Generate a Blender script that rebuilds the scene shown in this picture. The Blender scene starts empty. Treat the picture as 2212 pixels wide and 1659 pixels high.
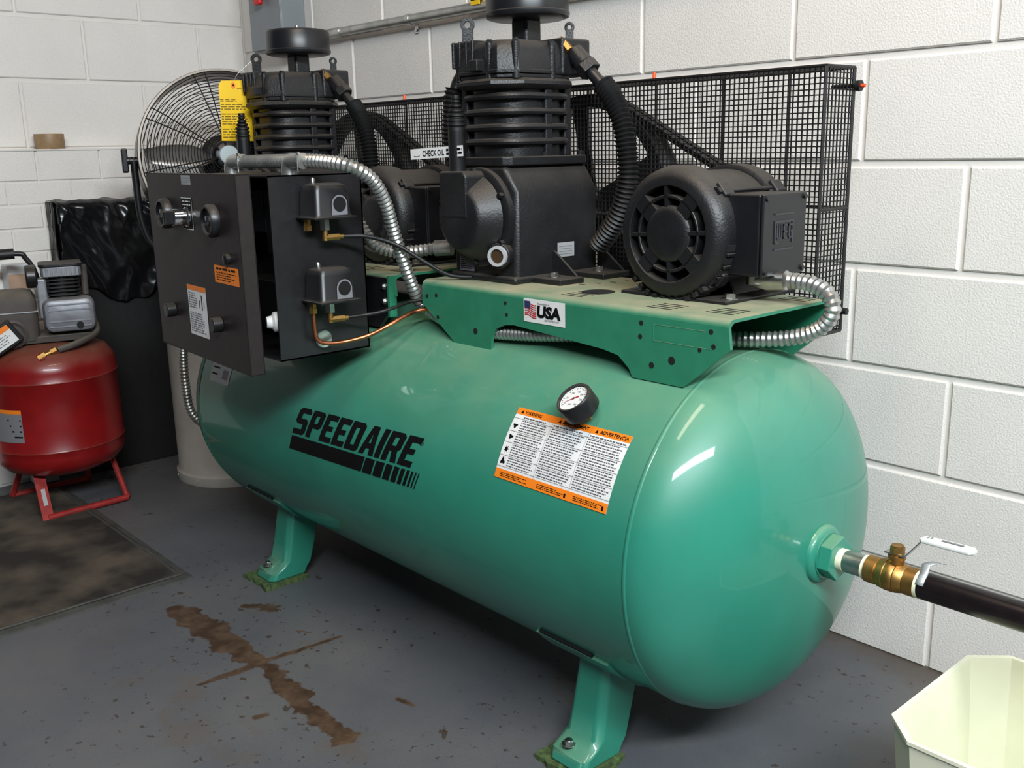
import bpy, bmesh, math, random
from mathutils import Vector, Matrix
random.seed(7)
PI = math.pi
sc = bpy.context.scene
C = sc.collection
# ------------------------------------------------------------------ camera
F, CAM, YAW, PITCH, ROLL = 2135.09, Vector((0.82112, -1.86056, 1.06052)), -0.843478, -0.233276, -0.020970
fw = Vector((math.sin(YAW)*math.cos(PITCH), math.cos(YAW)*math.cos(PITCH), math.sin(PITCH)))
r0 = Vector((math.cos(YAW), -math.sin(YAW), 0)); u0 = r0.cross(fw)
rr = r0*math.cos(ROLL) + u0*math.sin(ROLL); uu = -r0*math.sin(ROLL) + u0*math.cos(ROLL)
cd = bpy.data.cameras.new('camera'); cam = bpy.data.objects.new('camera', cd); C.objects.link(cam)
cd.sensor_width = 36.0; cd.sensor_fit = 'HORIZONTAL'; cd.lens = F/2212*36.0; cd.clip_start = 0.02
cam.matrix_world = Matrix(((rr.x, uu.x, -fw.x, CAM.x), (rr.y, uu.y, -fw.y, CAM.y), (rr.z, uu.z, -fw.z, CAM.z), (0, 0, 0, 1)))
sc.camera = cam
# ------------------------------------------------------------------ light
w = bpy.data.worlds.new('world'); sc.world = w; w.use_nodes = True
bg = w.node_tree.nodes['Background']; bg.inputs[0].default_value = (0.80, 0.88, 1.0, 1); bg.inputs[1].default_value = 0.06
def area(name, loc, target, sx, sy, power, col):
    l = bpy.data.lights.new(name, 'AREA'); l.shape = 'RECTANGLE'; l.size = sx; l.size_y = sy; l.energy = power; l.color = col
    o = bpy.data.objects.new(name, l); C.objects.link(o); o.location = loc
    o.rotation_euler = (Vector(target)-Vector(loc)).to_track_quat('-Z', 'Y').to_euler()
    return o
area('window_daylight', (1.98, -2.0, 2.60), (-0.3, -0.5, 0.6), 2.4, 0.30, 186, (0.87, 0.95, 1.0))
area('ceiling_lamp', (0.0, -1.35, 2.95), (0.0, -1.35, 0), 0.3, 1.2, 24, (1.0, 0.78, 0.58))
sc.view_settings.view_transform = 'Standard'; sc.view_settings.look = 'None'
sc.view_settings.gamma = 1.0; sc.view_settings.use_curve_mapping = False; sc.view_settings.exposure = 0.0

# ------------------------------------------------------------------ materials
def lin(c):
    return tuple(((x/255)/12.92 if x/255 <= 0.04045 else ((x/255+0.055)/1.055)**2.4) for x in c)
def mat(name, rgb, rough=0.5, metal=0.0, var=0.0, vscale=12, bump=0.0, bscale=200, dust=0.0, dustc=(150, 140, 120), coat=0.0, spec=0.5, detail=4, vr=(.3, .7)):
    m = bpy.data.materials.new(name); m.use_nodes = True
    nt = m.node_tree; N = nt.nodes; Lk = nt.links; b = N['Principled BSDF']
    c = lin(rgb)
    b.inputs['Roughness'].default_value = rough; b.inputs['Metallic'].default_value = metal
    b.inputs['Coat Weight'].default_value = coat; b.inputs['Coat Roughness'].default_value = 0.06
    b.inputs['Specular IOR Level'].default_value = spec
    b.inputs['Base Color'].default_value = (*c, 1)
    out = None
    geo = N.new('ShaderNodeNewGeometry')
    if var > 0:
        n = N.new('ShaderNodeTexNoise'); n.inputs['Scale'].default_value = vscale; n.inputs['Detail'].default_value = detail
        Lk.new(geo.outputs['Position'], n.inputs['Vector'])
        rp = N.new('ShaderNodeValToRGB')
        rp.color_ramp.elements[0].position = vr[0]; rp.color_ramp.elements[1].position = vr[1]
        rp.color_ramp.elements[0].color = (*[x*(1-var) for x in c], 1); rp.color_ramp.elements[1].color = (*[min(1, x*(1+var)) for x in c], 1)
        Lk.new(n.outputs['Fac'], rp.inputs[0]); out = rp.outputs[0]
    if dust > 0:
        sp = N.new('ShaderNodeSeparateXYZ'); Lk.new(geo.outputs['Normal'], sp.inputs[0])
        mr = N.new('ShaderNodeMapRange'); mr.inputs[1].default_value = 0.25; mr.inputs[2].default_value = 1.0; mr.inputs[4].default_value = dust
        Lk.new(sp.outputs['Z'], mr.inputs[0])
        n2 = N.new('ShaderNodeTexNoise'); n2.inputs['Scale'].default_value = 14; n2.inputs['Detail'].default_value = 6
        Lk.new(geo.outputs['Position'], n2.inputs['Vector'])
        mu = N.new('ShaderNodeMath'); mu.operation = 'MULTIPLY'; Lk.new(mr.outputs[0], mu.inputs[0])
        m2 = N.new('ShaderNodeMapRange'); m2.inputs[1].default_value = 0.3; m2.inputs[2].default_value = 0.7; m2.inputs[3].default_value = 0.55; Lk.new(n2.outputs['Fac'], m2.inputs[0])
        Lk.new(m2.outputs[0], mu.inputs[1])
        mx = N.new('ShaderNodeMixRGB'); Lk.new(mu.outputs[0], mx.inputs[0])
        if out: Lk.new(out, mx.inputs[1])
        else: mx.inputs[1].default_value = (*c, 1)
        mx.inputs[2].default_value = (*lin(dustc), 1); out = mx.outputs[0]
        ru = N.new('ShaderNodeMapRange'); ru.inputs[3].default_value = rough; ru.inputs[4].default_value = 0.85
        Lk.new(mu.outputs[0], ru.inputs[0]); Lk.new(ru.outputs[0], b.inputs['Roughness'])
    if out: Lk.new(out, b.inputs['Base Color'])
    if bump > 0:
        n3 = N.new('ShaderNodeTexNoise'); n3.inputs['Scale'].default_value = bscale; n3.inputs['Detail'].default_value = 5
        Lk.new(geo.outputs['Position'], n3.inputs['Vector'])
        bp = N.new('ShaderNodeBump'); bp.inputs['Strength'].default_value = bump; bp.inputs['Distance'].default_value = 0.002
        Lk.new(n3.outputs['Fac'], bp.inputs['Height']); Lk.new(bp.outputs[0], b.inputs['Normal'])
    return m
M = dict(
    green=mat('green_paint', (42, 130, 108), 0.40, 0, 0.06, 9, dust=0.40, dustc=(150, 160, 120), coat=0.4),
    deckgreen=mat('deck_green_paint', (44, 122, 92), 0.42, 0, 0.08, 30, dust=0.92, dustc=(164, 154, 128)),
    iron=mat('black_cast_iron', (23, 23, 25), 0.42, 0, 0.25, 25, 0.35, 260, dust=0.42, dustc=(112, 104, 94)),
    irons=mat('black_smooth_metal', (21, 21, 24), 0.36, 0, 0.15, 30, dust=0.35, dustc=(112, 104, 94)),
    enamel=mat('black_enamel_panel', (24, 23, 25), 0.42, 0, 0.2, 60, 0.12, 500),
    door=mat('black_enamel_warm_reflection', (32, 24, 24), 0.48, 0, 0.2, 60, 0.12, 500),  # black enamel; warm reflected light is mixed into the colour as brown
    emblem=mat('emblem_black', (46, 46, 52), 0.35),
    labink=mat('label_ink', (84, 84, 90), 0.6),
    dark=mat('hole_shade_black', (6, 6, 7), 0.9),  # near-black standing in for the shade inside holes and gaps
    plastic=mat('black_plastic', (22, 22, 24), 0.35, 0, 0.1, 40, dust=0.2),
    rubber=mat('black_rubber', (18, 18, 19), 0.5, 0, 0.15, 60),
    wire=mat('black_coated_wire', (20, 19, 19), 0.5),
    steel=mat('zinc_steel', (190, 190, 186), 0.3, 1.0, 0.12, 60),
    galv=mat('galvanised_conduit', (178, 178, 174), 0.34, 0.85, 0.2, 30),
    chrome=mat('chrome', (210, 210, 210), 0.12, 1.0),
    brass=mat('brass', (172, 134, 78), 0.45, 1.0, 0.25, 50),
    copper=mat('copper', (196, 120, 84), 0.35, 1.0, 0.15, 40),
    white=mat('label_white', (222, 222, 220), 0.5, 0, 0.04, 30),
    tapewhite=mat('thread_tape_white', (232, 230, 200), 0.6),
    black=mat('print_black', (13, 13, 14), 0.6, spec=0.15),
    grey=mat('print_grey', (120, 120, 124), 0.6),
    orange=mat('label_orange', (240, 128, 26), 0.5),
    yellow=mat('tag_yellow', (236, 192, 20), 0.55, 0, 0.04, 30),
    tagink=mat('tag_ink', (110, 88, 16), 0.6),
    red=mat('red_paint', (128, 16, 18), 0.3, 0, 0.12, 14, dust=0.85, dustc=(104, 84, 62), coat=0.2),
    redframe=mat('red_frame_paint', (150, 40, 38), 0.45, 0, 0.25, 40),
    flagred=mat('flag_red', (180, 40, 44), 0.5), flagblue=mat('flag_blue', (44, 50, 92), 0.5),
    redknob=mat('red_plastic', (205, 30, 34), 0.4), orangecap=mat('orange_cap', (245, 82, 30), 0.45),
    wall=mat('white_painted_block', (226, 221, 215), 0.55, 0, 0.035, 5, 0.6, 260),
    mortar=mat('white_painted_mortar', (222, 217, 211), 0.6, 0, 0.04, 8, 0.2, 200),
    mat=mat('dirty_rubber_mat', (66, 58, 49), 0.85, 0, 0.72, 6, 0.5, 160, detail=10, vr=(.40, .64)),
    matedge=mat('mat_border_rubber', (66, 66, 62), 0.7, 0, 0.3, 20),
    pad=mat('green_fibre_pad', (70, 88, 48), 0.95, 0, 0.5, 90, 1.0, 150),
    cream=mat('cream_plastic', (226, 226, 200), 0.4, 0, 0.05, 12),
    greybox=mat('grey_enamel', (126, 132, 136), 0.4, 0, 0.06, 10),
    drum=mat('white_drum_paint', (176, 172, 164), 0.5, 0, 0.12, 10),
    card=mat('black_board', (15, 15, 16), 0.8, 0, 0.3, 40),
    bag=mat('black_bin_liner', (17, 17, 19), 0.22, 0, 0.1, 20, 0.4, 40),
    tape=mat('brown_tape_roll', (150, 122, 88), 0.5, 0, 0.12, 60), cardb=mat('cardboard_core', (176, 146, 112), 0.8),
    fanmetal=mat('fan_shroud_metal', (84, 78, 72), 0.33, 1.0, 0.15, 20), fanblade=mat('fan_blade', (150, 148, 144), 0.35, 0.6),
    fanwire=mat('fan_wire', (44, 42, 42), 0.4, 0.4),
    pipe=mat('black_iron_pipe', (30, 24, 26), 0.25, 0.3, 0.25, 30),
    silverlab=mat('silver_label', (168, 170, 172), 0.45, 0.2), purplelab=mat('lilac_label', (140, 130, 150), 0.5),
    ringsilver=mat('bright_zinc', (196, 198, 200), 0.35, 0.35),
    glass=mat('sight_glass', (62, 48, 34), 0.08), blue=mat('blue_label', (62, 84, 132), 0.5),
    alu=mat('cast_aluminium', (136, 138, 144), 0.45, 0.4, 0.2, 25, dust=0.25), dustgrey=mat('dusty_grey_shroud', (70, 64, 60), 0.7, 0, 0.2, 20, dust=0.5),
    bluegrey=mat('pale_plastic', (196, 200, 204), 0.5), ventdark=mat('vent_shade_black', (9, 9, 9), 0.85),  # near-black standing in for the shade inside the motor vents
    palesign=mat('badge', (205, 222, 228), 0.25), caramel=mat('cardboard_box', (176, 146, 124), 0.8, 0, 0.1, 15),
)
# floor: grey paint, stains, worn patch
def floor_material():
    m = bpy.data.materials.new('grey_painted_concrete'); m.use_nodes = True
    nt = m.node_tree; N = nt.nodes; L = nt.links; b = N['Principled BSDF']
    geo = N.new('ShaderNodeNewGeometry'); pos = geo.outputs['Position']
    def noise(scale, detail=5, rough=0.55):
        n = N.new('ShaderNodeTexNoise'); n.inputs['Scale'].default_value = scale; n.inputs['Detail'].default_value = detail; n.inputs['Roughness'].default_value = rough
        L.new(pos, n.inputs['Vector']); return n
    def math_(op, a, bb=None, clamp=False):
        x = N.new('ShaderNodeMath'); x.operation = op; x.use_clamp = clamp
        for i, v in enumerate((a, bb)):
            if v is None: continue
            if isinstance(v, (int, float)): x.inputs[i].default_value = v
            else: L.new(v, x.inputs[i])
        return x.outputs[0]
    def mix(f, a, c):
        x = N.new('ShaderNodeMixRGB')
        if isinstance(f, (int, float)): x.inputs[0].default_value = f
        else: L.new(f, x.inputs[0])
        for i, v in ((1, a), (2, c)):
            if isinstance(v, tuple): x.inputs[i].default_value = (*lin(v), 1)
            else: L.new(v, x.inputs[i])
        return x.outputs[0]
    def ramp(v, lo, hi):
        x = N.new('ShaderNodeMapRange'); x.inputs[1].default_value = lo; x.inputs[2].default_value = hi; L.new(v, x.inputs[0]); return x.outputs[0]
    # warped position for ragged edges
    nz = noise(20, 5, 0.6); nsub = N.new('ShaderNodeVectorMath'); nsub.operation = 'SUBTRACT'; L.new(nz.outputs['Color'], nsub.inputs[0]); nsub.inputs[1].default_value = (0.5, 0.5, 0.5)
    nsc = N.new('ShaderNodeVectorMath'); nsc.operation = 'SCALE'; L.new(nsub.outputs[0], nsc.inputs[0]); nsc.inputs['Scale'].default_value = 0.075
    wp = N.new('ShaderNodeVectorMath'); wp.operation = 'ADD'; L.new(pos, wp.inputs[0]); L.new(nsc.outputs[0], wp.inputs[1]); wbig = wp.outputs[0]
    wp2 = N.new('ShaderNodeVectorMath'); wp2.operation = 'MULTIPLY_ADD'; L.new(nsub.outputs[0], wp2.inputs[0]); wp2.inputs[1].default_value = (.022, .022, 0); L.new(pos, wp2.inputs[2]); wsm = wp2.outputs[0]
    def capsule(a, c, r1, r2, wpos=None):
        wpos = wpos or wbig
        A = Vector((*a, 0)); B = Vector((*c, 0)); D = B-A
        pa = N.new('ShaderNodeVectorMath'); pa.operation = 'SUBTRACT'; L.new(wpos, pa.inputs[0]); pa.inputs[1].default_value = A
        dt = N.new('ShaderNodeVectorMath'); dt.operation = 'DOT_PRODUCT'; L.new(pa.outputs[0], dt.inputs[0]); dt.inputs[1].default_value = D
        h = math_('DIVIDE', dt.outputs['Value'], D.length_squared, True)
        sc_ = N.new('ShaderNodeVectorMath'); sc_.operation = 'SCALE'; sc_.inputs[0].default_value = D; L.new(h, sc_.inputs['Scale'])
        df = N.new('ShaderNodeVectorMath'); df.operation = 'SUBTRACT'; L.new(pa.outputs[0], df.inputs[0]); L.new(sc_.outputs[0], df.inputs[1])
        ln = N.new('ShaderNodeVectorMath'); ln.operation = 'LENGTH'; L.new(df.outputs[0], ln.inputs[0])
        rad = math_('ADD', math_('MULTIPLY', h, r2-r1), r1)
        return math_('SUBTRACT', ln.outputs['Value'], rad)
    segs = [((-1.37, -1.02), (-1.24, -1.000), .024, .036), ((-1.24, -1.000), (-1.10, -1.002), .036, .040), ((-1.10, -1.002), (-0.965, -0.995), .040, .016), ((-0.965, -0.995), (-0.81, -1.003), .016, .030),
            ((-0.81, -1.005), (-0.69, -1.012), .026, .020), ((-0.69, -1.012), (-0.625, -1.012), .020, .028), ((-0.985, -0.98), (-0.966, -0.805), .008, .006, wsm), ((-0.985, -1.02), (-0.992, -1.125), .012, .006, wsm), ((-1.25, -0.88), (-1.20, -0.845), .014, .018), ((-1.06, -.86), (-1.03, -.84), .003, .002, wsm), ((-.66, -.86), (-.62, -.855), .007, .004, wsm), ((-.80, -1.10), (-.79, -1.08), .008, .006, wsm)]
    d = None
    for s_ in segs:
        c_ = capsule(*s_); d = c_ if d is None else math_('MINIMUM', d, c_)
    stain = math_('SUBTRACT', 1.0, ramp(d, -0.0025, 0.0025))
    n1 = noise(3.0, 6); base = mix(ramp(n1.outputs['Fac'], .35, .7), (83, 85, 90), (99, 98, 98))
    fine = noise(260, 3); base = mix(math_('MULTIPLY', ramp(fine.outputs['Fac'], .55, .75), .35), base, (70, 68, 66))
    n2 = noise(5.5, 8, .65); base = mix(math_('MULTIPLY', ramp(n2.outputs['Fac'], .56, .70), .5), base, (92, 80, 66))
    n4 = noise(46, 5); n5 = noise(2.6, 2)
    chips = math_('MULTIPLY', ramp(n4.outputs['Fac'], .63, .65), ramp(n5.outputs['Fac'], .44, .52)); base = mix(math_('MULTIPLY', chips, .8), base, (58, 46, 36))
    n7 = noise(13, 6, .6); n8 = noise(1.7, 2); flakes = math_('MULTIPLY', ramp(n7.outputs['Fac'], .655, .665), ramp(n8.outputs['Fac'], .45, .5)); base = mix(math_('MULTIPLY', flakes, .8), base, (62, 48, 36))
    n6 = noise(22, 6); sc6 = mix(ramp(n6.outputs['Fac'], .4, .66), (60, 43, 30), (92, 72, 56))
    base = mix(stain, base, sc6)
    # grime against the wall foot
    sp = N.new('ShaderNodeSeparateXYZ'); L.new(wbig, sp.inputs[0])
    gr = ramp(sp.outputs['Y'], -0.10, 0.0); base = mix(math_('MULTIPLY', gr, .75), base, (74, 60, 46))
    L.new(base, b.inputs['Base Color'])
    ro = N.new('ShaderNodeMapRange'); ro.inputs[3].default_value = .38; ro.inputs[4].default_value = .62; L.new(n2.outputs['Fac'], ro.inputs[0]); L.new(ro.outputs[0], b.inputs['Roughness'])
    bp = N.new('ShaderNodeBump'); bp.inputs['Strength'].default_value = .25; bp.inputs['Distance'].default_value = .002; L.new(fine.outputs['Fac'], bp.inputs['Height']); L.new(bp.outputs[0], b.inputs['Normal'])
    return m
M['floor'] = floor_material()

# ------------------------------------------------------------------ mesh helpers
def frame(d):
    d = Vector(d).normalized(); a = Vector((0, 0, 1)) if abs(d.z) < .95 else Vector((1, 0, 0))
    x = a.cross(d).normalized(); return x, d.cross(x), d
class MB:
    def __init__(s): s.v = []; s.f = []; s.m = []; s.mi = 0
    def face(s, idx): s.f.append(idx); s.m.append(s.mi)
    def add(s, vs, fs):
        n = len(s.v); s.v += [Vector(v) for v in vs]
        for f in fs: s.face([n+i for i in f])
        return s
    def box(s, lo, hi, rz=0, about=None):
        x0, y0, z0 = lo; x1, y1, z1 = hi
        vs = [Vector(v) for v in ((x0, y0, z0), (x1, y0, z0), (x1, y1, z0), (x0, y1, z0), (x0, y0, z1), (x1, y0, z1), (x1, y1, z1), (x0, y1, z1))]
        if rz:
            c = Vector(about) if about else sum(vs, Vector())/8; R = Matrix.Rotation(rz, 3, 'Z'); vs = [c + R @ (v-c) for v in vs]
        return s.add(vs, ((3, 2, 1, 0), (4, 5, 6, 7), (0, 1, 5, 4), (1, 2, 6, 5), (2, 3, 7, 6), (3, 0, 4, 7)))
    def obox(s, c, ex, ey, ez, hx, hy, hz):
        c, ex, ey, ez = (Vector(q) for q in (c, ex, ey, ez))
        vs = [c + ex*hx*a + ey*hy*b + ez*hz*d for d in (-1, 1) for a, b in ((-1, -1), (1, -1), (1, 1), (-1, 1))]
        return s.add(vs, ((3, 2, 1, 0), (4, 5, 6, 7), (0, 1, 5, 4), (1, 2, 6, 5), (2, 3, 7, 6), (3, 0, 4, 7)))
    def cyl(s, a, b, r, r2=None, n=20, caps=True, ph=0):
        a = Vector(a); b = Vector(b); r2 = r if r2 is None else r2; x, y, d = frame(b-a)
        n0 = len(s.v)
        for p, q in ((a, r), (b, r2)):
            for i in range(n):
                t = 2*PI*i/n+ph; s.v.append(p + x*q*math.cos(t) + y*q*math.sin(t))
        for i in range(n): j = (i+1) % n; s.face([n0+i, n0+j, n0+n+j, n0+n+i])
        if caps: s.face([n0+i for i in reversed(range(n))]); s.face([n0+n+i for i in range(n)])
        return s
    def lathe(s, prof, o, axis, n=32, closed=False, a0=0, a1=2*PI):
        o = Vector(o); x, y, d = frame(axis); full = abs(a1-a0-2*PI) < 1e-6; cols = n if full else n+1
        n0 = len(s.v)
        for i in range(cols):
            t = a0+(a1-a0)*i/n
            for r, z in prof: s.v.append(o + d*z + (x*math.cos(t)+y*math.sin(t))*r)
        k = len(prof)
        for i in range(n):
            j = (i+1) % cols
            for q in range(k if closed else k-1):
                q2 = (q+1) % k; s.face([n0+i*k+q, n0+j*k+q, n0+j*k+q2, n0+i*k+q2])
        if not closed and full:
            for q, rev in ((0, True), (k-1, False)):
                if prof[q][0] > 1e-6:
                    ids = [n0+i*k+q for i in range(cols)]; s.face(ids[::-1] if rev else ids)
        return s
    def tube(s, pts, r, n=12, closed=False, caps=True):
        pts = [Vector(p) for p in pts]; k = len(pts); rad = r if callable(r) else (lambda i: r)
        n0 = len(s.v); up = None
        for i, p in enumerate(pts):
            if closed: t = pts[(i+1) % k]-pts[i-1]
            else: t = pts[min(i+1, k-1)]-pts[max(i-1, 0)]
            t.normalize()
            if up is None: x, y, _ = frame(t)
            else:
                x = (up - t*up.dot(t)).normalized(); y = t.cross(x)
            up = x
            for j in range(n):
                a = 2*PI*j/n; s.v.append(p + (x*math.cos(a)+y*math.sin(a))*rad(i))
        for i in range(k if closed else k-1):
            i2 = (i+1) % k
            for j in range(n): j2 = (j+1) % n; s.face([n0+i*n+j, n0+i*n+j2, n0+i2*n+j2, n0+i2*n+j])
        if caps and not closed: s.face([n0+j for j in reversed(range(n))]); s.face([n0+(k-1)*n+j for j in range(n)])
        return s
    def prism(s, poly, f0, f1):
        """poly of (a,b); f0/f1 map (a,b)->point of each end"""
        k = len(poly); vs = [f0(*p) for p in poly]+[f1(*p) for p in poly]
        fs = [tuple(range(k))[::-1], tuple(range(k, 2*k))]+[(i, (i+1) % k, k+(i+1) % k, k+i) for i in range(k)]
        return s.add(vs, fs)
    def loft(s, rings, caps=True):
        n0 = len(s.v); k = len(rings[0])
        for r in rings: s.v += [Vector(p) for p in r]
        for i in range(len(rings)-1):
            for j in range(k): j2 = (j+1) % k; s.face([n0+i*k+j, n0+i*k+j2, n0+(i+1)*k+j2, n0+(i+1)*k+j])
        if caps: s.face([n0+j for j in reversed(range(k))]); s.face([n0+(len(rings)-1)*k+j for j in range(k)])
        return s
    def build(s, name, mats, parent=None, bevel=0, seg=2, smooth=True, angle=38, kind=None, label=None, recenter=True, fix=True):
        me = bpy.data.meshes.new(name)
        c = Vector()
        if recenter and s.v:
            lo = Vector([min(v[i] for v in s.v) for i in range(3)]); hi = Vector([max(v[i] for v in s.v) for i in range(3)]); c = Vector(((lo.x+hi.x)/2, (lo.y+hi.y)/2, lo.z))
        me.from_pydata([tuple(v-c) for v in s.v], [], s.f)
        mats = mats if isinstance(mats, (list, tuple)) else [mats]
        for q in mats: me.materials.append(M[q])
        me.polygons.foreach_set('material_index', s.m)
        if fix:
            bm = bmesh.new(); bm.from_mesh(me); bmesh.ops.recalc_face_normals(bm, faces=bm.faces); bm.to_mesh(me); bm.free()
        if smooth:
            me.polygons.foreach_set('use_smooth', [True]*len(me.polygons)); me.set_sharp_from_angle(angle=math.radians(angle))
        me.update()
        o = bpy.data.objects.new(name, me); C.objects.link(o)
        if bevel:
            b = o.modifiers.new('bevel', 'BEVEL'); b.width = bevel; b.segments = seg; b.limit_method = 'ANGLE'; b.angle_limit = math.radians(40); b.harden_normals = True
        W[o.name] = c.copy()
        if parent: o.parent = parent; o.location = c - W[parent.name]
        else: o.location = c
        if kind: o['kind'] = kind
        if label: o['label'] = label
        return o
W = {}
def thing(name, label, cat, loc=(0, 0, 0), group=None):
    o = bpy.data.objects.new(name, None); C.objects.link(o); o.location = loc; o.empty_display_size = .1
    W[o.name] = Vector(loc); o['label'] = label; o['category'] = cat
    if group: o['group'] = group
    return o
def tag(o, label, cat, group=None):
    o['label'] = label; o['category'] = cat
    if group: o['group'] = group
    return o
def dup(o, off, parent, skip=()):
    c = o.copy(); C.objects.link(c); c.parent = parent; c.location = o.location + Vector(off); W[c.name] = W[o.name] + Vector(off)
    for ch in list(o.children):
        if ch.name.split('.')[0] in skip: continue
        d = ch.copy(); C.objects.link(d); d.parent = c; d.location = ch.location; W[d.name] = W[ch.name] + Vector(off)
    return c
def spline(pts, n=10, closed=False):
    P = [Vector(p) for p in pts]; out = []; k = len(P)
    for i in range(k if closed else k-1):
        g = (lambda q: P[q % k]) if closed else (lambda q: P[max(0, min(k-1, q))])
        p0, p1, p2, p3 = g(i-1), g(i), g(i+1), g(i+2)
        for j in range(n):
            t = j/n; out.append(.5*((2*p1)+(p2-p0)*t+(2*p0-5*p1+4*p2-p3)*t*t+(3*p1-p0-3*p2+p3)*t**3))
    if not closed: out.append(P[-1])
    return out
def resample(pts, step):
    out = [pts[0]]; acc = 0
    for a, b in zip(pts, pts[1:]):
        l = (b-a).length; t = step-acc
        while t <= l and l > 0: out.append(a.lerp(b, t/l)); t += step
        acc = (acc+l) % step if l else acc
    return out
def flex(pts, r, pitch=.0095, depth=.0022, n=14):
    ps = resample(spline(pts, 24), pitch/4); pat = (0, -depth*.45, -depth, -depth*.45)
    return MB().tube(ps, lambda i: r+pat[i % 4], n)
def hexbolt(mb, p, d, r=.007, h=.005, washer=True):
    p = Vector(p); d = Vector(d).normalized()
    if washer: mb.cyl(p-d*.001, p+d*.0015, r*1.55, n=16)
    mb.cyl(p, p+d*h, r, n=6); mb.cyl(p+d*h, p+d*(h+.0008), r*.8, n=12)
def rrect(a, b, r, n=5):
    pts = []
    for cx, cy, t0 in ((a-r, b-r, 0), (-a+r, b-r, PI/2), (-a+r, -b+r, PI), (a-r, -b+r, 1.5*PI)):
        for i in range(n+1): t = t0+PI/2*i/n; pts.append((cx+r*math.cos(t), cy+r*math.sin(t)))
    return pts
def chrect(a, b, c): return [(a, -b+c), (a, b-c), (a-c, b), (-a+c, b), (-a, b-c), (-a, -b+c), (-a+c, -b), (a-c, -b)]
def text_mesh(body, size=1.0, bold=0.0, spacing=1.0):
    cu = bpy.data.curves.new('t', 'FONT'); cu.body = body; cu.size = size; cu.offset = bold; cu.space_character = spacing; cu.resolution_u = 3
    o = bpy.data.objects.new('t', cu); me = bpy.data.meshes.new_from_object(o)
    vs = [(v.co.x, v.co.y) for v in me.vertices]; fs = [list(p.vertices) for p in me.polygons]
    bpy.data.objects.remove(o); bpy.data.meshes.remove(me); bpy.data.curves.remove(cu)
    return vs, fs
class Decal:
    """flat print: fmap(u, v, off) places it on a surface"""
    def __init__(s, fmap, mats, step=None): s.f = fmap; s.mats = mats; s.mb = MB(); s.step = step
    def _mi(s, m): s.mb.mi = s.mats.index(m)
    def poly(s, pts, m, lay=1):
        s._mi(m); bm = bmesh.new(); vs = [bm.verts.new((u, v, 0)) for u, v in pts]; bm.faces.new(vs); s._cut(bm, lay)
    def _cut(s, bm, lay):
        if s.step:
            lo = min(v.co.y for v in bm.verts); hi = max(v.co.y for v in bm.verts); k = math.floor(lo/s.step)+1
            while k*s.step < hi:
                bmesh.ops.bisect_plane(bm, geom=bm.verts[:]+bm.edges[:]+bm.faces[:], plane_co=(0, k*s.step, 0), plane_no=(0, 1, 0)); k += 1
        bm.verts.ensure_lookup_table(); n0 = len(s.mb.v); bm.verts.index_update()
        for v in bm.verts: s.mb.v.append(Vector(s.f(v.co.x, v.co.y, .0004*lay)))
        for f in bm.faces: s.mb.face([n0+v.index for v in f.verts])
        bm.free()
    def rect(s, u0, v0, u1, v1, m, lay=1): s.poly([(u0, v0), (u1, v0), (u1, v1), (u0, v1)], m, lay)
    def text(s, body, u, v, size, m, lay=2, bold=0.0, sx=1.0, shear=0.0, width=None):
        vs, fs = text_mesh(body, size, bold)
        if not vs: return
        if width: mx = max(x for x, y in vs); mn = min(x for x, y in vs); sx = width/(mx-mn); vs = [(x-mn, y) for x, y in vs]
        s._mi(m); bm = bmesh.new(); bv = [bm.verts.new((u+x*sx+y*shear, v+y, 0)) for x, y in vs]
        for f in fs:
            try: bm.faces.new([bv[i] for i in f])
            except ValueError: pass
        s._cut(bm, lay)
    def lines(s, u0, v0, u1, v1, n, m, lay=2, fill=.55, ragged=.2, word=.014):
        h = (v1-v0)/n
        for i in range(n):
            v = v1-(i+.5)*h; u = u0; end = u1-(random.random()*ragged*(u1-u0))
            while u < end:
                l = word*(.4+random.random()); s.rect(u, v-h*fill/2, min(u+l, end), v+h*fill/2, m, lay); u += l+word*.22
    def build(s, name, parent, label=None): return s.mb.build(name, s.mats, parent, smooth=False, label=label, fix=False)
def plane_map(o, eu, ev):
    o, eu, ev = Vector(o), Vector(eu).normalized(), Vector(ev).normalized(); n = eu.cross(ev)
    return lambda u, v, off: o+eu*u+ev*v+n*off

# ------------------------------------------------------------------ setting
fl = MB(); fl.add([(-3.2, -4, 0), (2.6, -4, 0), (2.6, .2, 0), (-3.2, .2, 0)], [(0, 1, 2, 3)]); fo = fl.build('floor', 'floor', smooth=False); fo['kind'] = 'structure'
BL, BH, J = .4064, .2032, .013
JV = .009
XC = -2.734
def block_mesh(name, l, h, d=.02, ch=.003):
    """front face towards -Y, origin at lower left of the face plane"""
    mb = MB(); c = ch
    vs = [(0, 0, 0), (l, 0, 0), (l, 0, h), (0, 0, h)]
    back = [(x, d, z) for x, _, z in vs]; mid = [(x, c, z) for x, _, z in vs]; fr = [(min(max(x, c), l-c), 0, min(max(z, c), h-c)) for x, _, z in vs]
    mb.add(back+mid+fr, [(i, (i+1) % 4, 4+(i+1) % 4, 4+i) for i in range(4)]+[(4+i, 4+(i+1) % 4, 8+(i+1) % 4, 8+i) for i in range(4)]+[(8, 9, 10, 11)])
    me = bpy.data.meshes.new(name); me.from_pydata([tuple(v) for v in mb.v], [], mb.f); me.materials.append(M['wall']); me.update(); return me
BM = {}
def block(name, parent, l, h, loc, rz):
    k = (round(l, 4), round(h, 4))
    if k not in BM: BM[k] = block_mesh(name, l, h)
    o = bpy.data.objects.new(name, BM[k]); C.objects.link(o); o.parent = parent; o.location = Vector(loc)-W[parent.name]; o.rotation_euler = (0, 0, rz)
XR = 1.55; HT = 2.44
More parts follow.
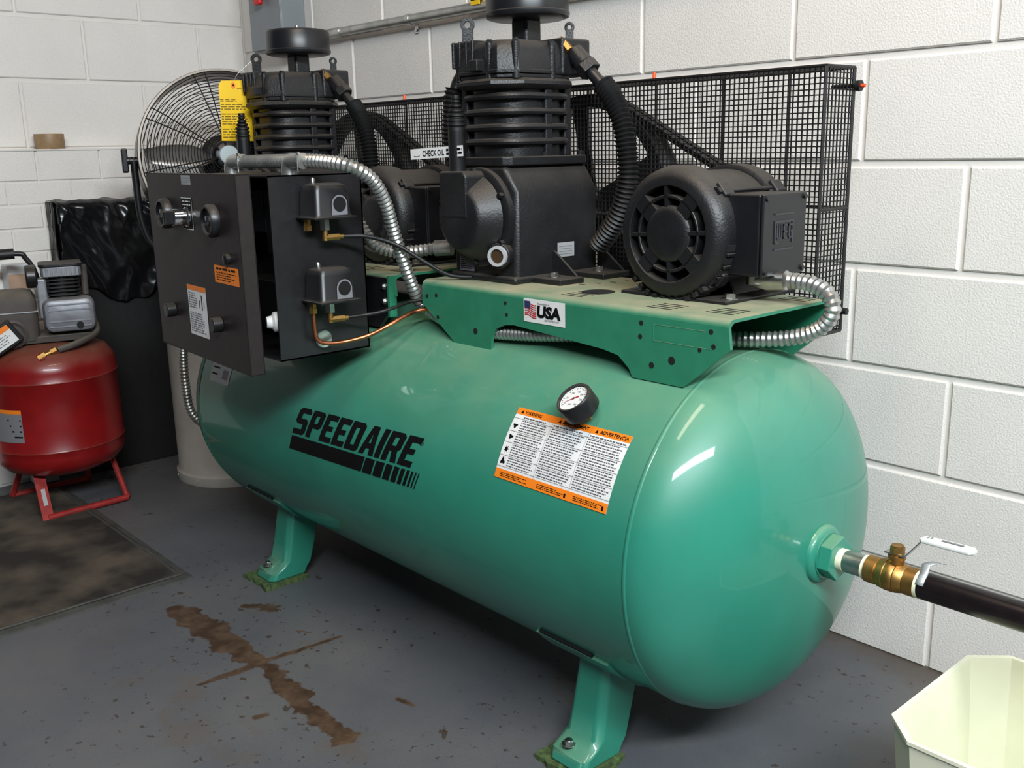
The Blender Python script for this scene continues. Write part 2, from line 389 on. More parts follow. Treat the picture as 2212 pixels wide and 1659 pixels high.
wb = MB().box((XC-.2, .006, 0), (XR, .2, HT)).build('wall_back', 'mortar', smooth=False); wb['kind'] = 'structure'
for row in range(12):
    z0 = .002+row*BH+J/2 if row else .0
    h = BH-J if row else BH-J/2+.002
    off = {6: .028, 5: -.2126, 4: 0.0, 3: -.2126, 2: 0.0}.get(row, 0.0 if row % 2 == 0 else -.2032)
    k = math.floor((XC-off)/BL)
    while True:
        a = off+k*BL; b_ = a+BL; k += 1
        if a >= XR: break
        x0 = max(a+JV/2, XC+.001); x1 = min(b_-JV/2, XR)
        if x1-x0 < .02: continue
        block('block', wb, x1-x0, h, (x0, random.uniform(-.0012, .0012), z0), 0)
# left wall, upper part in block, lower part in brick with a ledge
YE = -1.5; LX = -2.65; LZ = 1.092
wl = MB().box((XC-.2, YE, LZ), (XC-.006, .009, HT)).build('wall_left', 'mortar', smooth=False); wl['kind'] = 'structure'
row = 0; z = LZ
joints = {0: -.40, 1: -.181, 2: -.388}
while z < HT-.05:
    nz = (1.3113, 1.5145)[row] if row < 2 else z+BH
    off = joints.get(row, -.19 if row % 2 else -.39); k = 0; y1 = 0.0
    ys = [0.0]+[off-i*BL for i in range(8) if off-i*BL > YE]+[YE]
    for ya, yb in zip(ys, ys[1:]):
        l = ya-yb-JV
        if l > .02: block('block', wl, l, min(nz, HT)-z-J, (XC+random.uniform(-.001, .001), yb+JV/2, z+J/2), PI/2)
    z = nz; row += 1
wlow = MB().box((XC-.2, YE, 0), (LX-.003, .009, LZ-.008)).build('wall_left_lower', 'mortar', smooth=False); wlow['kind'] = 'structure'
rows = [(LZ-.100, LZ-.002)]; zt = LZ-.104
while zt > .02: rows.append((max(zt-.0705, .0), zt)); zt -= .0758
BRL = .2032
for i, (z0, z1) in enumerate(rows):
    y = 0.0-(.10 if i % 2 else 0)
    if i % 2: block('brick', wlow, .10-.008, z1-z0, (LX, -.096, z0), PI/2)
    while y > YE:
        l = min(BRL, y-YE); 
        if l > .03: block('brick', wlow, l-.0045, z1-z0, (LX+random.uniform(-.0012, .0012), y-l+.00225, z0), PI/2)
        y -= BRL
MB().box((LX-.09, YE, LZ-.006), (LX+.004, -.001, LZ)).build('ledge', 'mortar', wlow, bevel=.002)

# ------------------------------------------------------------------ the big green compressor
TY, TZ, TR = -.535, .431, .305
XS0, XS1 = -1.52, -.087
ac = thing('air_compressor', 'large green horizontal twin-pump air compressor standing along the white block wall', 'air compressor', (-.80, TY, 0))
prof = []
for i in range(17):
    t = PI/2*i/16; prof.append((TR*math.sin(t), XS0-.1470*math.cos(t)))
prof += [(TR, XS0+.02), (TR, XS1-.02)]
for i in range(17):
    t = PI/2*(1-i/16); prof.append((TR*math.sin(t), XS1+.1470*math.cos(t)))
tank = MB().lathe([(max(r, 0), z) for r, z in prof], (0, TY, TZ), (1, 0, 0), 96).build('tank', 'green', ac, angle=60)
for xs in (XS0, XS1):
    sgn = -1 if xs == XS0 else 1
    MB().lathe([(TR-.002, -.005), (TR+.0006, -.003), (TR+.0012, 0), (TR+.0006, .003), (TR-.002, .005)], (xs, TY, TZ), (1, 0, 0), 96, closed=True).build('weld_seam', 'green', tank, angle=60)
# bung on the right head, outlet
bx = XS1+.1470
mb = MB().lathe([(.0, -.014), (.047, -.014), (.047, .002), (.044, .006), (.037, .008), (.037, .010)], (bx, TY, TZ), (1, 0, 0), 32)
mb.build('tank_bung', 'green', tank)
MB().cyl((bx+.009, TY, TZ), (bx+.030, TY, TZ), .036, n=6, ph=.3).build('hex_bushing', 'green', tank, bevel=.002)
# legs
def leg(x, sy):
    rings = []
    for z_, hx, yf, yb in ((.26, .036, -.085, -.178), (.17, .038, -.100, -.190), (.10, .040, -.120, -.203), (.055, .042, -.135, -.214), (.042, .043, -.140, -.230), (.030, .043, -.150, -.252), (.012, .043, -.160, -.258)):
        a, b_ = TY+sy*(-yf), TY+sy*(-yb)
        c = .012
        rings.append([(x-hx, a, z_), (x+hx, a, z_), (x+hx, b_-sy*c, z_), (x+hx-c, b_, z_), (x-hx+c, b_, z_), (x-hx, b_-sy*c, z_)])
    o = MB().loft(rings).build('leg', 'green', ac, bevel=.005, seg=3)
    mb = MB(); hexbolt(mb, (x-.008, TY+sy*.236, .043), (0, 0, 1), .008, .008); mb.build('bolt', 'steel', o)
    return o
for x in (-1.345, -.265):
    for sy in (-1, 1): leg(x, sy)
    # saddle plate
    ring = []
    for sgn in (-1, 1):
        m = MB(); arcs = []
        for i in range(9):
            a = math.radians(-90+sgn*(10+i*5.0)); arcs.append(a)
        rings = [[(x+dx, TY+math.cos(a)*r, TZ+math.sin(a)*r) for dx, r in ((-.085, TR-.004), (.085, TR-.004), (.085, TR+.006), (-.085, TR+.006))] for a in arcs]
        m.loft(rings).build('saddle', 'green', tank)
    aa = math.radians(-90-51.2)
    MB().obox((x, TY+math.cos(aa)*(TR+.0005), TZ+math.sin(aa)*(TR+.0005)), (1, 0, 0), (-math.sin(aa), math.cos(aa), 0), (math.cos(aa), math.sin(aa), 0), .001, .001, .001)
    sl = MB(); e1 = Vector((0, -math.sin(aa), math.cos(aa))); e2 = Vector((0, math.cos(aa), math.sin(aa)))
    sl.obox((x-.010, TY+math.cos(aa)*(TR+.001), TZ+math.sin(aa)*(TR+.001)), (1, 0, 0), e1, e2, .062, .0035, .004).build('slot_shade_strip', 'dark', tank)  # raised dark strip, the shade of the saddle gap put in as colour

# deck
def deck(yf=-.685, yb=-.40):
    out = [(-.762, .812), (-.764, .764), (-.661, .694), (-.557, .694), (-.554, .721), (-.540, .739), (-.517, .748), (-.491, .751), (-.275, .737), (-.239, .731), (-.216, .713), (-.208, .699), (-.105, .699), (-.020, .769), (-.024, .812)]
    mb = MB(); t = .006
    mb.prism(out, lambda a, b: Vector((a, yf, b-.010 if b > .80 else b)), lambda a, b: Vector((a, yf+t, b-.010 if b > .80 else b)))
    d = mb.build('deck', 'deckgreen', ac)
    # top with rounded bends
    sec = []
    R_ = .012
    for i in range(6): a = PI/2*i/5; sec.append((yf+R_-R_*math.cos(a), .800+R_*math.sin(a)))
    for i in range(6): a = PI/2*(1-i/5); sec.append((yb-R_+R_*math.cos(a), .800+R_*math.sin(a)))
    ins = [(y*(1)+ (0.005 if y < -.55 else -.005), z-.005) for y, z in sec]
    ring = sec+ins[::-1]
    MB().loft([[(x, y, z) for y, z in ring] for x in (-.762, -.024)]).build('deck_top', 'deckgreen', d, angle=30)
    mb = MB(); mb.prism(out, lambda a, b: Vector((a, yb-t, b-.010 if b > .80 else b)), lambda a, b: Vector((a, yb, b-.010 if b > .80 else b))); mb.build('rear_apron', 'deckgreen', d)
    h = MB()
    for (x, z_, r) in ((-.748, .780, .004), (-.718, .784, .004), (-.715, .741, .004), (-.600, .727, .006), (-.513, .789, .0035), (-.510, .768, .0035), (-.190, .790, .004), (-.192, .768, .004), (-.055, .792, .004), (-.05, .770, .004), (-.075, .762, .0035), (-.128, .738, .0065), (-.168, .725, .005)):
        h.cyl((x, yf-.0006, z_), (x, yf+.002, z_), r, n=14)
    h.cyl((-.372, -.59, .8115), (-.372, -.59, .8124), .030, n=24)
    for i in range(4):
        for (x, y) in ((-.40, -.655), (-.20, -.662), (-.10, -.64), (-.09, -.46)):
            h.box((x, y+i*.014, .8115), (x+.05, y+i*.014+.004, .8124))
    for i in range(5): h.box((-.47+.012*i, -.54+.03*i, .8115), (-.455+.012*i, -.536+.03*i, .8124))
    h.build('punched_hole_shade', 'dark', d, kind='stuff')  # thin dark discs and bars, shade of the holes put in as colour
    return d
dk = deck()
dk2 = dup(dk, (-.837, 0, 0), ac)
D2 = (-.837, -.010, 0)
# panel outline on the apron + USA sticker
d = Decal(plane_map((-.463, -.6855, .762), (1, 0, 0), (0, 0, 1)), ['white', 'flagred', 'flagblue', 'black', 'grey'])
d.rect(0, 0, .104, .042, 'white', 1)
for i in range(7): 
    y = .036-i*.0037
    pts = [(.003+.03*t/8, y+.0016*math.sin(t*.8)-t*.0005) for t in range(9)]
    d.poly(pts+[(u, v-.0021) for u, v in pts[::-1]], 'flagred', 2)
d.poly([(.003, .0375), (.018, .0375), (.018, .024), (.003, .0255)], 'flagblue', 3)
d.text('USA', .034, .012, .027, 'black', 3, bold=.0015, shear=.12, width=.060)
d.text('Assembled in', .036, .0335, .0052, 'black', 3, width=.030)
d.text('LEITCHFIELD, KY', .054, .0055, .0045, 'black', 3, width=.036)
d.build('usa_sticker', dk, 'white sticker with waving flag and USA')
ln = MB(); 
for a, b_ in (((-.165, .7905), (-.065, .7915)), ((-.165, .7905), (-.165, .765)), ((-.165, .765), (-.052, .7655))):
    ln.tube([(a[0], -.6853, a[1]), (b_[0], -.6853, b_[1])], .0003, 4)
ln.build('scribed_panel_line', 'deckgreen', dk)

# ---- pump
PX, PY = -.65, -.508
def make_pump():
    sect = [(-.742, .812), (-.555, .812), (-.555, .983), (-.588, 1.032), (-.712, 1.032), (-.742, .983)]
    p = MB().prism(sect, lambda a, b: Vector((a, -.618, b)), lambda a, b: Vector((a, -.395, b))).build('pump', 'iron', ac, bevel=.012, seg=3)
    # plinth
    MB().box((-.747, -.626, .811), (-.551, -.390, .826)).build('crankcase_base', 'iron', p, bevel=.008, seg=3)
    for x0, x1 in ((-.556, -.478),):
        for y0, y1 in ((-.580, -.515), (-.462, -.385)):
            MB().box((x0, y0, .8105), (x1, y1, .823)).build('foot', 'iron', p, bevel=.003)
            ym = y1-.006
            MB().prism([(x0-.004, .82), (x1-.010, .82), (x1-.014, .826), (x0+.006, .868), (x0-.004, .868)], lambda a, b: Vector((a, ym-.003, b)), lambda a, b: Vector((a, ym+.003, b))).build('gusset', 'iron', p, bevel=.002)
            q = MB(); hexbolt(q, (x0+.035, (y0+y1)/2-.006, .823), (0, 0, 1), .0085, .008); q.build('bolt', 'steel', p)
    # top flange
    MB().prism(chrect(.076, .112, .014), lambda a, b: Vector((PX+a, PY+b, 1.030)), lambda a, b: Vector((PX+a, PY+b, 1.047))).build('crankcase_flange', 'iron', p, bevel=.003)
    for a in (-.064, .064):
        for b in (-.095, 0, .095): q = MB(); hexbolt(q, (PX+a, PY+b, 1.047), (0, 0, 1), .007, .007, False); q.build('flange_bolt', 'iron', p)
    # bearing cover
    cx, cz = -.652, .934
    MB().lathe([(0, 0), (.094, 0), (.094, .014), (.088, .017), (.080, .017), (.082, .020), (.062, .054), (.057, .060), (.052, .062), (0, .062)], (cx, -.616, cz), (0, -1, 0), 48).build('bearing_cover', 'iron', p)
    for i in range(6):
        q = MB(); a = PI/6+i*PI/3; hexbolt(q, (cx+.087*math.cos(a), -.632, cz+.087*math.sin(a)), (0, -1, 0), .006, .008, False); q.build('cover_bolt', 'irons', p)
    # filler boss and dipstick tube
    MB().prism([(-.704, .935), (-.624, .935), (-.624, 1.014), (-.634, 1.022), (-.704, 1.022)], lambda a, b: Vector((a, -.680, b)), lambda a, b: Vector((a, -.625, b))).build('filler_boss', 'iron', p, bevel=.005, seg=3)
    MB().cyl((-.684, -.648, 1.02), (-.684, -.648, 1.098), .0165, n=24).build('dipstick_tube', 'plastic', p, bevel=.001)
    cap = [(.0, 1.096), (.0165, 1.096), (.0165, 1.102)]
    z_ = 1.104
    for i in range(6): r = .0175 if i < 3 else .0175-.003*(i-2); cap += [(r-.003, z_), (r, z_+.002), (r, z_+.005), (r-.003, z_+.007)]; z_ += .0085
    cap += [(.008, z_), (.008, z_+.006), (0, z_+.006)]
    MB().lathe(cap, (-.684, -.648, 0), (0, 0, 1), 20).build('dipstick_cap', 'rubber', p)
    # sight glass
    sd = Vector((.42, -.91, 0)).normalized(); so = Vector((-.586, -.628, .866))
    MB().cyl(so-sd*.03, so+sd*.016, .028, .024, n=24).build('sight_boss', 'iron', p, bevel=.002)
    MB().lathe([(.0, .014), (.0135, .014), (.0135, .022), (.019, .022), (.020, .016), (.020, .012)], so, sd, 24).build('sight_ring', 'ringsilver', p)
    MB().cyl(so+sd*.012, so+sd*.0185, .0132, n=20).build('sight_glass', 'glass', p)
    # cylinder: finned barrel
    CX, CY = PX-.010, PY-.008
    core = rrect(.070, .080, .048, 7)
    MB().prism(core, lambda a, b: Vector((CX+a, CY+b, 1.046)), lambda a, b: Vector((CX+a, CY+b, 1.180))).build('cylinder', 'iron', p)
    for z_ in (1.074, 1.101, 1.129, 1.157):
        rg = []
        for dz, e in ((-.007, -.010), (-.0045, -.002), (0, 0), (.0045, -.002), (.007, -.010)):
            rg.append([(CX+a, CY+b, z_+dz) for a, b in rrect(.083+e, .093+e, .054+e, 7)])
        MB().loft(rg).build('cooling_fin', 'iron', p)
    for a, b in ((-.058, -.074), (.072, .012), (.060, .074), (-.072, .03)):
        MB().box((CX+a-.008, CY+b-.009, 1.046), (CX+a+.008, CY+b+.009, 1.178)).build('cylinder_rib', 'iron', p, bevel=.003)
    # head stack
    MB().loft([[(CX+a, CY+b, z_) for a, b in chrect(.092+e, .106+e, .044)] for z_, e in ((1.170, -.010), (1.173, -.003), (1.178, 0), (1.184, -.001), (1.189, -.008))]).build('cylinder_flange', 'iron', p)
    for k, (z0, z1, e) in enumerate(((1.189, 1.196, -.006), (1.197, 1.204, -.003))):
        MB().prism(chrect(.088+e, .100+e, .030), lambda a, b: Vector((CX+a, CY+b, z0)), lambda a, b: Vector((CX+a, CY+b, z1))).build('valve_plate', 'iron', p, bevel=.0015)
    MB().loft([[(CX+a, CY+b, z_) for a, b in chrect(.084+e, .096+e, .028)] for z_, e in ((1.203, 0), (1.24, -.003), (1.252, -.008), (1.257, -.014))]).build('cylinder_head', 'iron', p)
    for i in range(4):
        MB().box((CX-.078+i*.019, CY-.096, 1.212), (CX-.071+i*.019, CY+.06, 1.261)).build('head_rib', 'iron', p, bevel=.003)
    for a, b in ((-.069, -.083), (.028, -.090), (.075, -.067), (.079, .02), (-.080, .0), (-.068, .086)):
        q = MB().cyl((CX+a, CY+b, 1.188), (CX+a, CY+b, 1.252), .0075, n=14); hexbolt(q, (CX+a, CY+b, 1.252), (0, 0, 1), .0065, .005, False); q.build('head_bolt', 'iron', p)
    MB().box((CX-.008, CY-.112, 1.203), (CX+.016, CY-.090, 1.223)).build('head_lug', 'iron', p, bevel=.002)
    MB().box((CX+.0, CY+.040, 1.195), (CX+.088, CY+.118, 1.264)).build('discharge_block', 'iron', p, bevel=.006, seg=3)
    # neck + intake filter
    NX, NY = PX+.009, PY+.008
    MB().box((NX-.027, NY-.020, 1.25), (NX+.017, NY+.022, 1.303)).build('intake_neck', 'iron', p, bevel=.007, seg=3)
    MB().lathe([(0, 1.300), (.070, 1.300), (.079, 1.303), (.081, 1.307), (.081, 1.311), (.079, 1.313), (.079, 1.353), (.075, 1.359), (0, 1.360)], (NX, NY, 0), (0, 0, 1), 48).build('intake_filter', 'irons', p)
    q = MB().cyl((NX, NY, 1.358), (NX, NY, 1.372), .004, n=10); q.cyl((NX, NY, 1.359), (NX, NY, 1.364), .008, n=6); q.build('filter_stud', 'steel', p)
    # lifting eyes
    def eye(x, y, z_, s=1.0):
        o = Vector((x, y, z_)); e = Vector((.68, .73, 0)); nn = Vector((.73, -.68, 0))
        q = MB(); q.lathe([(.006*s, -.004), (.014*s, -.004), (.014*s, .004), (.006*s, .004)], o+Vector((0, 0, .045*s)), nn, 20, closed=True)
        q.obox(o+Vector((0, 0, .017*s)), e, (0, 0, 1), nn, .011*s, .018*s, .004); q.obox(o+e*.016*s+Vector((0, 0, .002)), e, (0, 0, 1), nn, .025*s, .005, .010)
        q.build('lifting_eye', 'iron', p, bevel=.001)
    eye(PX-.095, PY-.055, 1.252); eye(PX+.045, PY+.085, 1.256, .7)
    # brass valve and discharge elbow
    q = MB().cyl((-.566, -.462, 1.240), (-.580, -.466, 1.256), .0085, n=6); q.cyl((-.579, -.466, 1.255), (-.586, -.468, 1.263), .006, n=12); q.build('relief_valve', 'brass', p)
    a = Vector((-.572, -.445, 1.240)); b_ = Vector((-.548, -.440, 1.214)); c_ = Vector((-.534, -.437, 1.199)); e_ = Vector((-.500, -.431, 1.165))
    MB().cyl(a, b_, .017, .019, n=20).build('discharge_elbow', 'iron', p, bevel=.002)
    MB().cyl(b_, c_, .022, n=6).build('compression_nut', 'iron', p, bevel=.002)
    MB().cyl(c_, e_, .0115, n=18).build('discharge_tube', 'irons', p)
    flex([(-.508, -.431, 1.175), (-.485, -.43, 1.150), (-.462, -.43, 1.11), (-.450, -.43, 1.06), (-.446, -.43, 1.0), (-.462, -.43, .945), (-.49, -.43, .905), (-.525, -.43, .870)], .0215, .0085, .0055, 18).build('corrugated_hose', 'rubber', p)
    MB().tube(spline([(PX-.085, PY-.02, 1.222), (PX-.110, PY-.04, 1.218), (PX-.122, PY-.058, 1.195), (PX-.128, PY-.066, 1.165)], 6), .013, 16).build('inlet_elbow', 'iron', p)
    flex([(PX-.126, PY-.064, 1.178), (PX-.129, PY-.069, 1.15), (PX-.131, PY-.072, 1.10), (PX-.129, PY-.070, 1.055), (PX-.11, PY-.05, 1.02)], .022, .0085, .004, 16).build('corrugated_hose', 'rubber', p)
    # labels
    dd = Decal(plane_map((-.5545, -.511, .854), (0, 1, 0), (0, 0, 1)), ['silverlab', 'grey']); dd.rect(0, 0, .046, .028, 'silverlab', 1)
    for i in range(4): dd.rect(.004, .005+i*.005, .040, .0062+i*.005, 'grey', 2)
    dd.build('data_plate', p, 'silver data plate')
    dd = Decal(plane_map((-.722, -.6185, .828), (1, 0, 0), (0, 0, 1)), ['purplelab', 'black']); dd.rect(0, 0, .045, .030, 'purplelab', 1); dd.lines(.003, .003, .042, .027, 6, 'black', 2, .4)
    dd.build('oil_label', p, 'lilac label')
    return p
pump = make_pump()
pump2 = dup(pump, D2, ac)
# check-oil tag on the right pump only
d = Decal(plane_map((-.805, -.668, 1.044), (.158, .012, .006), (-.03, 0, 1)), ['white', 'black']); d.rect(0, 0, .150, .020, 'white', 1); d.rect(0, 0, .150, .020, 'white', -1)
d.text('CHECK OIL', .036, .0045, .0155, 'black', 2, bold=.0004, width=.062); d.lines(.104, .003, .148, .017, 2, 'black', 2, .6, .05, .010)
d.poly([(.010, .006), (.018, .0045), (.028, .006), (.028, .0068), (.018, .0055), (.010, .007)], 'black', 2)
d.build('check_oil_tag', pump, 'white printed check oil tag')

# ---- motor
def make_motor():
    cx, cz = -.224, .920
    ax = (0, -1, 0)
    m = MB().lathe([(0, .385), (.085, .385), (.098, .395), (.100, .41), (.100, .535), (0, .535)], (cx, 0, cz), ax, 48).build('motor', 'iron', ac)
    MB().lathe([(.100, .38), (.108, .385), (.108, .42), (.101, .424)], (cx, 0, cz), ax, 48).build('rear_bell', 'iron', m)
    MB().lathe([(.100, .520), (.107, .524), (.110, .534), (.1105, .556), (.107, .570), (.100, .580), (.091, .585), (.080, .586), (.0785, .585), (.0785, .560)], (cx, 0, cz), ax, 56).build('front_bell', 'iron', m, angle=30)
    MB().lathe([(0, .562), (.089, .562)], (cx, 0, cz), ax, 40).build('vent_shade_disc', 'ventdark', m)  # dark disc behind the grille, shade of the motor interior put in as colour
    def ring(r0, r1, z0, z1, nm):
        MB().lathe([(r0, z0), (r1, z0), (r1, z1-.001), (r1-.001, z1), (r0+.001, z1), (r0, z1-.001)], (cx, 0, cz), ax, 48, closed=True).build(nm, 'iron', m)
    ring(.0585, .0635, .563, .584, 'grille_ring'); 
    MB().lathe([(.0, .588), (.030, .588), (.037, .587), (.043, .585), (.046, .582), (.046, .563)], (cx, 0, cz), ax, 40).build('grille_hub', 'iron', m)
    q = MB()
    for k in range(8):
        a = k*PI/4+.06; wd = .0030 if k % 2 == 0 else .0135
        e = Vector((math.cos(a), 0, math.sin(a))); t = Vector((-math.sin(a), 0, math.cos(a)))
        q.obox(Vector((cx, -.573, cz))+e*.062, e, t, (0, 1, 0), .019, wd, .011)
    q.build('grille_spokes', 'iron', m)
    for a, nm in ((40, 1), (140, 1), (-40, 1), (-140, 1)):
        a = math.radians(a); e = Vector((math.cos(a), 0, math.sin(a))); t = Vector((-math.sin(a), 0, math.cos(a)))
        c = Vector((cx, 0, cz))
        MB().obox(c+e*.106+Vector((0, -.545, 0)), e, t, (0, 1, 0), .010, .014, .013).build('lug', 'iron', m, bevel=.004, seg=3)
        MB().obox(c+e*.106+Vector((0, -.400, 0)), e, t, (0, 1, 0), .009, .013, .014).build('lug', 'iron', m, bevel=.004, seg=3)
        MB().cyl(c+e*.107+Vector((0, -.55, 0)), c+e*.107+Vector((0, -.40, 0)), .0035, n=8).build('through_bolt', 'irons', m)
        q = MB(); hexbolt(q, c+e*.107+Vector((0, -.557, 0)), (0, -1, 0), .008, .009, False); q.build('bolt', 'irons', m)
    q = MB()
    for k in range(4):
        a = math.radians(-10-11*k); e = Vector((math.cos(a), 0, math.sin(a))); t = Vector((-math.sin(a), 0, math.cos(a)))
        q.obox(Vector((cx, -.548, cz))+e*.1065, e, t, (0, 1, 0), .005, .0055, .019)
    q.build('side_louvre_shade', 'ventdark', m)  # solid dark blocks, shade of the side openings put in as colour
    for k in range(4):
        a = math.radians(-15.5-11*k); e = Vector((math.cos(a), 0, math.sin(a))); t = Vector((-math.sin(a), 0, math.cos(a)))
        MB().obox(Vector((cx, -.548, cz))+e*.110, e, t, (0, 1, 0), .004, .0028, .018).build('louvre_fin', 'iron', m, bevel=.0012)
    q = MB()
    for k in range(10):
        a = math.radians(-52-9*k); e = Vector((math.cos(a), 0, math.sin(a))); t = Vector((-math.sin(a), 0, math.cos(a)))
        q.obox(Vector((cx, -.560, cz))+e*.110, e, t, (0, 1, 0), .004, .004, .018)
    q.build('bottom_louvres', 'iron', m)
    # terminal box
    MB().box((-.135, -.548, .857), (-.071, -.430, .985)).build('terminal_box', 'irons', m, bevel=.004)
    MB().box((-.070, -.549, .856), (-.064, -.429, .986)).build('terminal_cover', 'irons', m, bevel=.003)
    for y in (-.541, -.437):
        for z_ in (.864, .978): MB().cyl((-.065, y, z_), (-.0605, y, z_), .004, n=10).build('cover_screw', 'irons', m)
    # raised three-letter emblem
    q = MB(); Y0, Z0 = -.519, .897
    def bar(a0, b0, a1, b1): q.box((-.0645, Y0+a0, Z0+b0), (-.0624, Y0+a1, Z0+b1))
    t = .0028
    bar(0, .055, .052, .055+t); bar(0, 0, .052, t)
    bar(0, .010, t, .046); bar(t, .043, .049, .046); bar(.0, .010, .010, .013)
    for i in range(3): bar(.006+i*.006, .017, .006+i*.006+t, .040)
    bar(.006, .017, .021, .017+t)
    for b0 in (.017, .027, .037): bar(.025, b0, .035, b0+t)
    bar(.025, .017, .025+t, .040)
    bar(.039, .017, .039+t, .040); bar(.039, .037, .049, .037+t); bar(.039, .017, .049, .017+t); bar(.049-t, .017, .049, .028); bar(.044, .027, .049, .027+t)
    bar(.049, .010, .052, .046)
    q.build('raised_emblem', 'emblem', m)
    # foot + base plate
    MB().prism([(-.305, .817), (-.145, .817), (-.165, .850), (-.285, .850)], lambda a, b: Vector((a, -.50, b)), lambda a, b: Vector((a, -.40, b))).build('cradle', 'irons', m, bevel=.003)
    MB().box((-.335, -.572, .8115), (-.112, -.372, .8175)).build('base_plate', 'irons', m, bevel=.002)
    for x, y in ((-.128, -.540), (-.318, -.540), (-.128, -.395), (-.318, -.395)): q = MB(); hexbolt(q, (x, y, .8175), (0, 0, 1), .009, .008); q.build('base_bolt', 'steel', m)
    # shaft pulley inside the guard
    MB().lathe([(0, .30), (.045, .30), (.045, .305), (.032, .312), (.045, .319), (.045, .321), (.032, .328), (.045, .335), (.045, .340), (.014, .340), (.014, .40)], (cx, 0, cz), ax, 32).build('pulley', 'irons', m)
    return m
motor = make_motor()
motor2 = dup(motor, D2, ac, skip=())

# ---- flywheel and belts
def make_flywheel():
    cx, cz, R_ = PX, .934, .228
    f = MB().lathe([(R_-.020, .288), (R_, .288), (R_, .293), (R_-.008, .303), (R_, .313), (R_, .316), (R_-.008, .326), (R_, .336), (R_, .341), (R_-.020, .341)], (cx, 0, cz), (0, -1, 0), 64, closed=True).build('flywheel', 'irons', ac)
    MB().lathe([(0, .285), (.042, .285), (.042, .35), (.02, .352), (.02, .40), (0, .40)], (cx, 0, cz), (0, -1, 0), 32).build('hub', 'irons', f)
    for k in range(5):
        a = PI/2+.15+k*2*PI/5; e = Vector((math.cos(a), 0, math.sin(a))); t = Vector((-math.sin(a), 0, math.cos(a)))
        rg = []
        for rad, hw, tw in ((.035, .024, .012), (.11, .026, .022), (.215, .036, .030)):
            c = Vector((cx, -.315, cz))+e*rad
            rg.append([c+t*hw+Vector((0, tw*.7, 0)), c+t*hw+Vector((0, tw*.7-.008, 0)), c-t*hw+Vector((0, -tw*.7-.0, 0)), c-t*hw+Vector((0, -tw*.7+.008, 0))])
        MB().loft(rg).build('spoke', 'irons', f)
    return f
fly = make_flywheel(); fly2 = dup(fly, D2, ac)
def make_belt(y):
    c1, r1 = Vector((PX, .934)), .228; c2, r2 = Vector((-.224, .920)), .046
    dv = c2-c1; Ld = dv.length; base = math.atan2(dv.y, dv.x); be = math.acos((r1-r2)/Ld)
    pts = []
    for i in range(41):
        a = base+be+(2*PI-2*be)*i/40; pts.append((c1.x+r1*math.cos(a), c1.y+r1*math.sin(a)))
    for i in range(17):
        a = base-be+2*be*i/16; pts.append((c2.x+r2*math.cos(a), c2.y+r2*math.sin(a)))
    mb = MB(); rings = []; k = len(pts)
    for i, (x, z_) in enumerate(pts):
        px, pz = pts[i-1]; nx, nz_ = pts[(i+1) % k]; t = Vector((nx-px, nz_-pz)).normalized(); o = Vector((t.y, -t.x))
        q = lambda d, yy: (x+o.x*d, y+yy, z_+o.y*d)
        rings.append([q(.004, -.008), q(.004, .008), q(-.007, .005), q(-.007, -.005)])
    rings.append(rings[0]); mb.loft(rings, caps=False)
    return mb.build('drive_belt', 'rubber', ac)
for y in (-.303, -.326):
    b1 = make_belt(y); dup(b1, D2, ac)

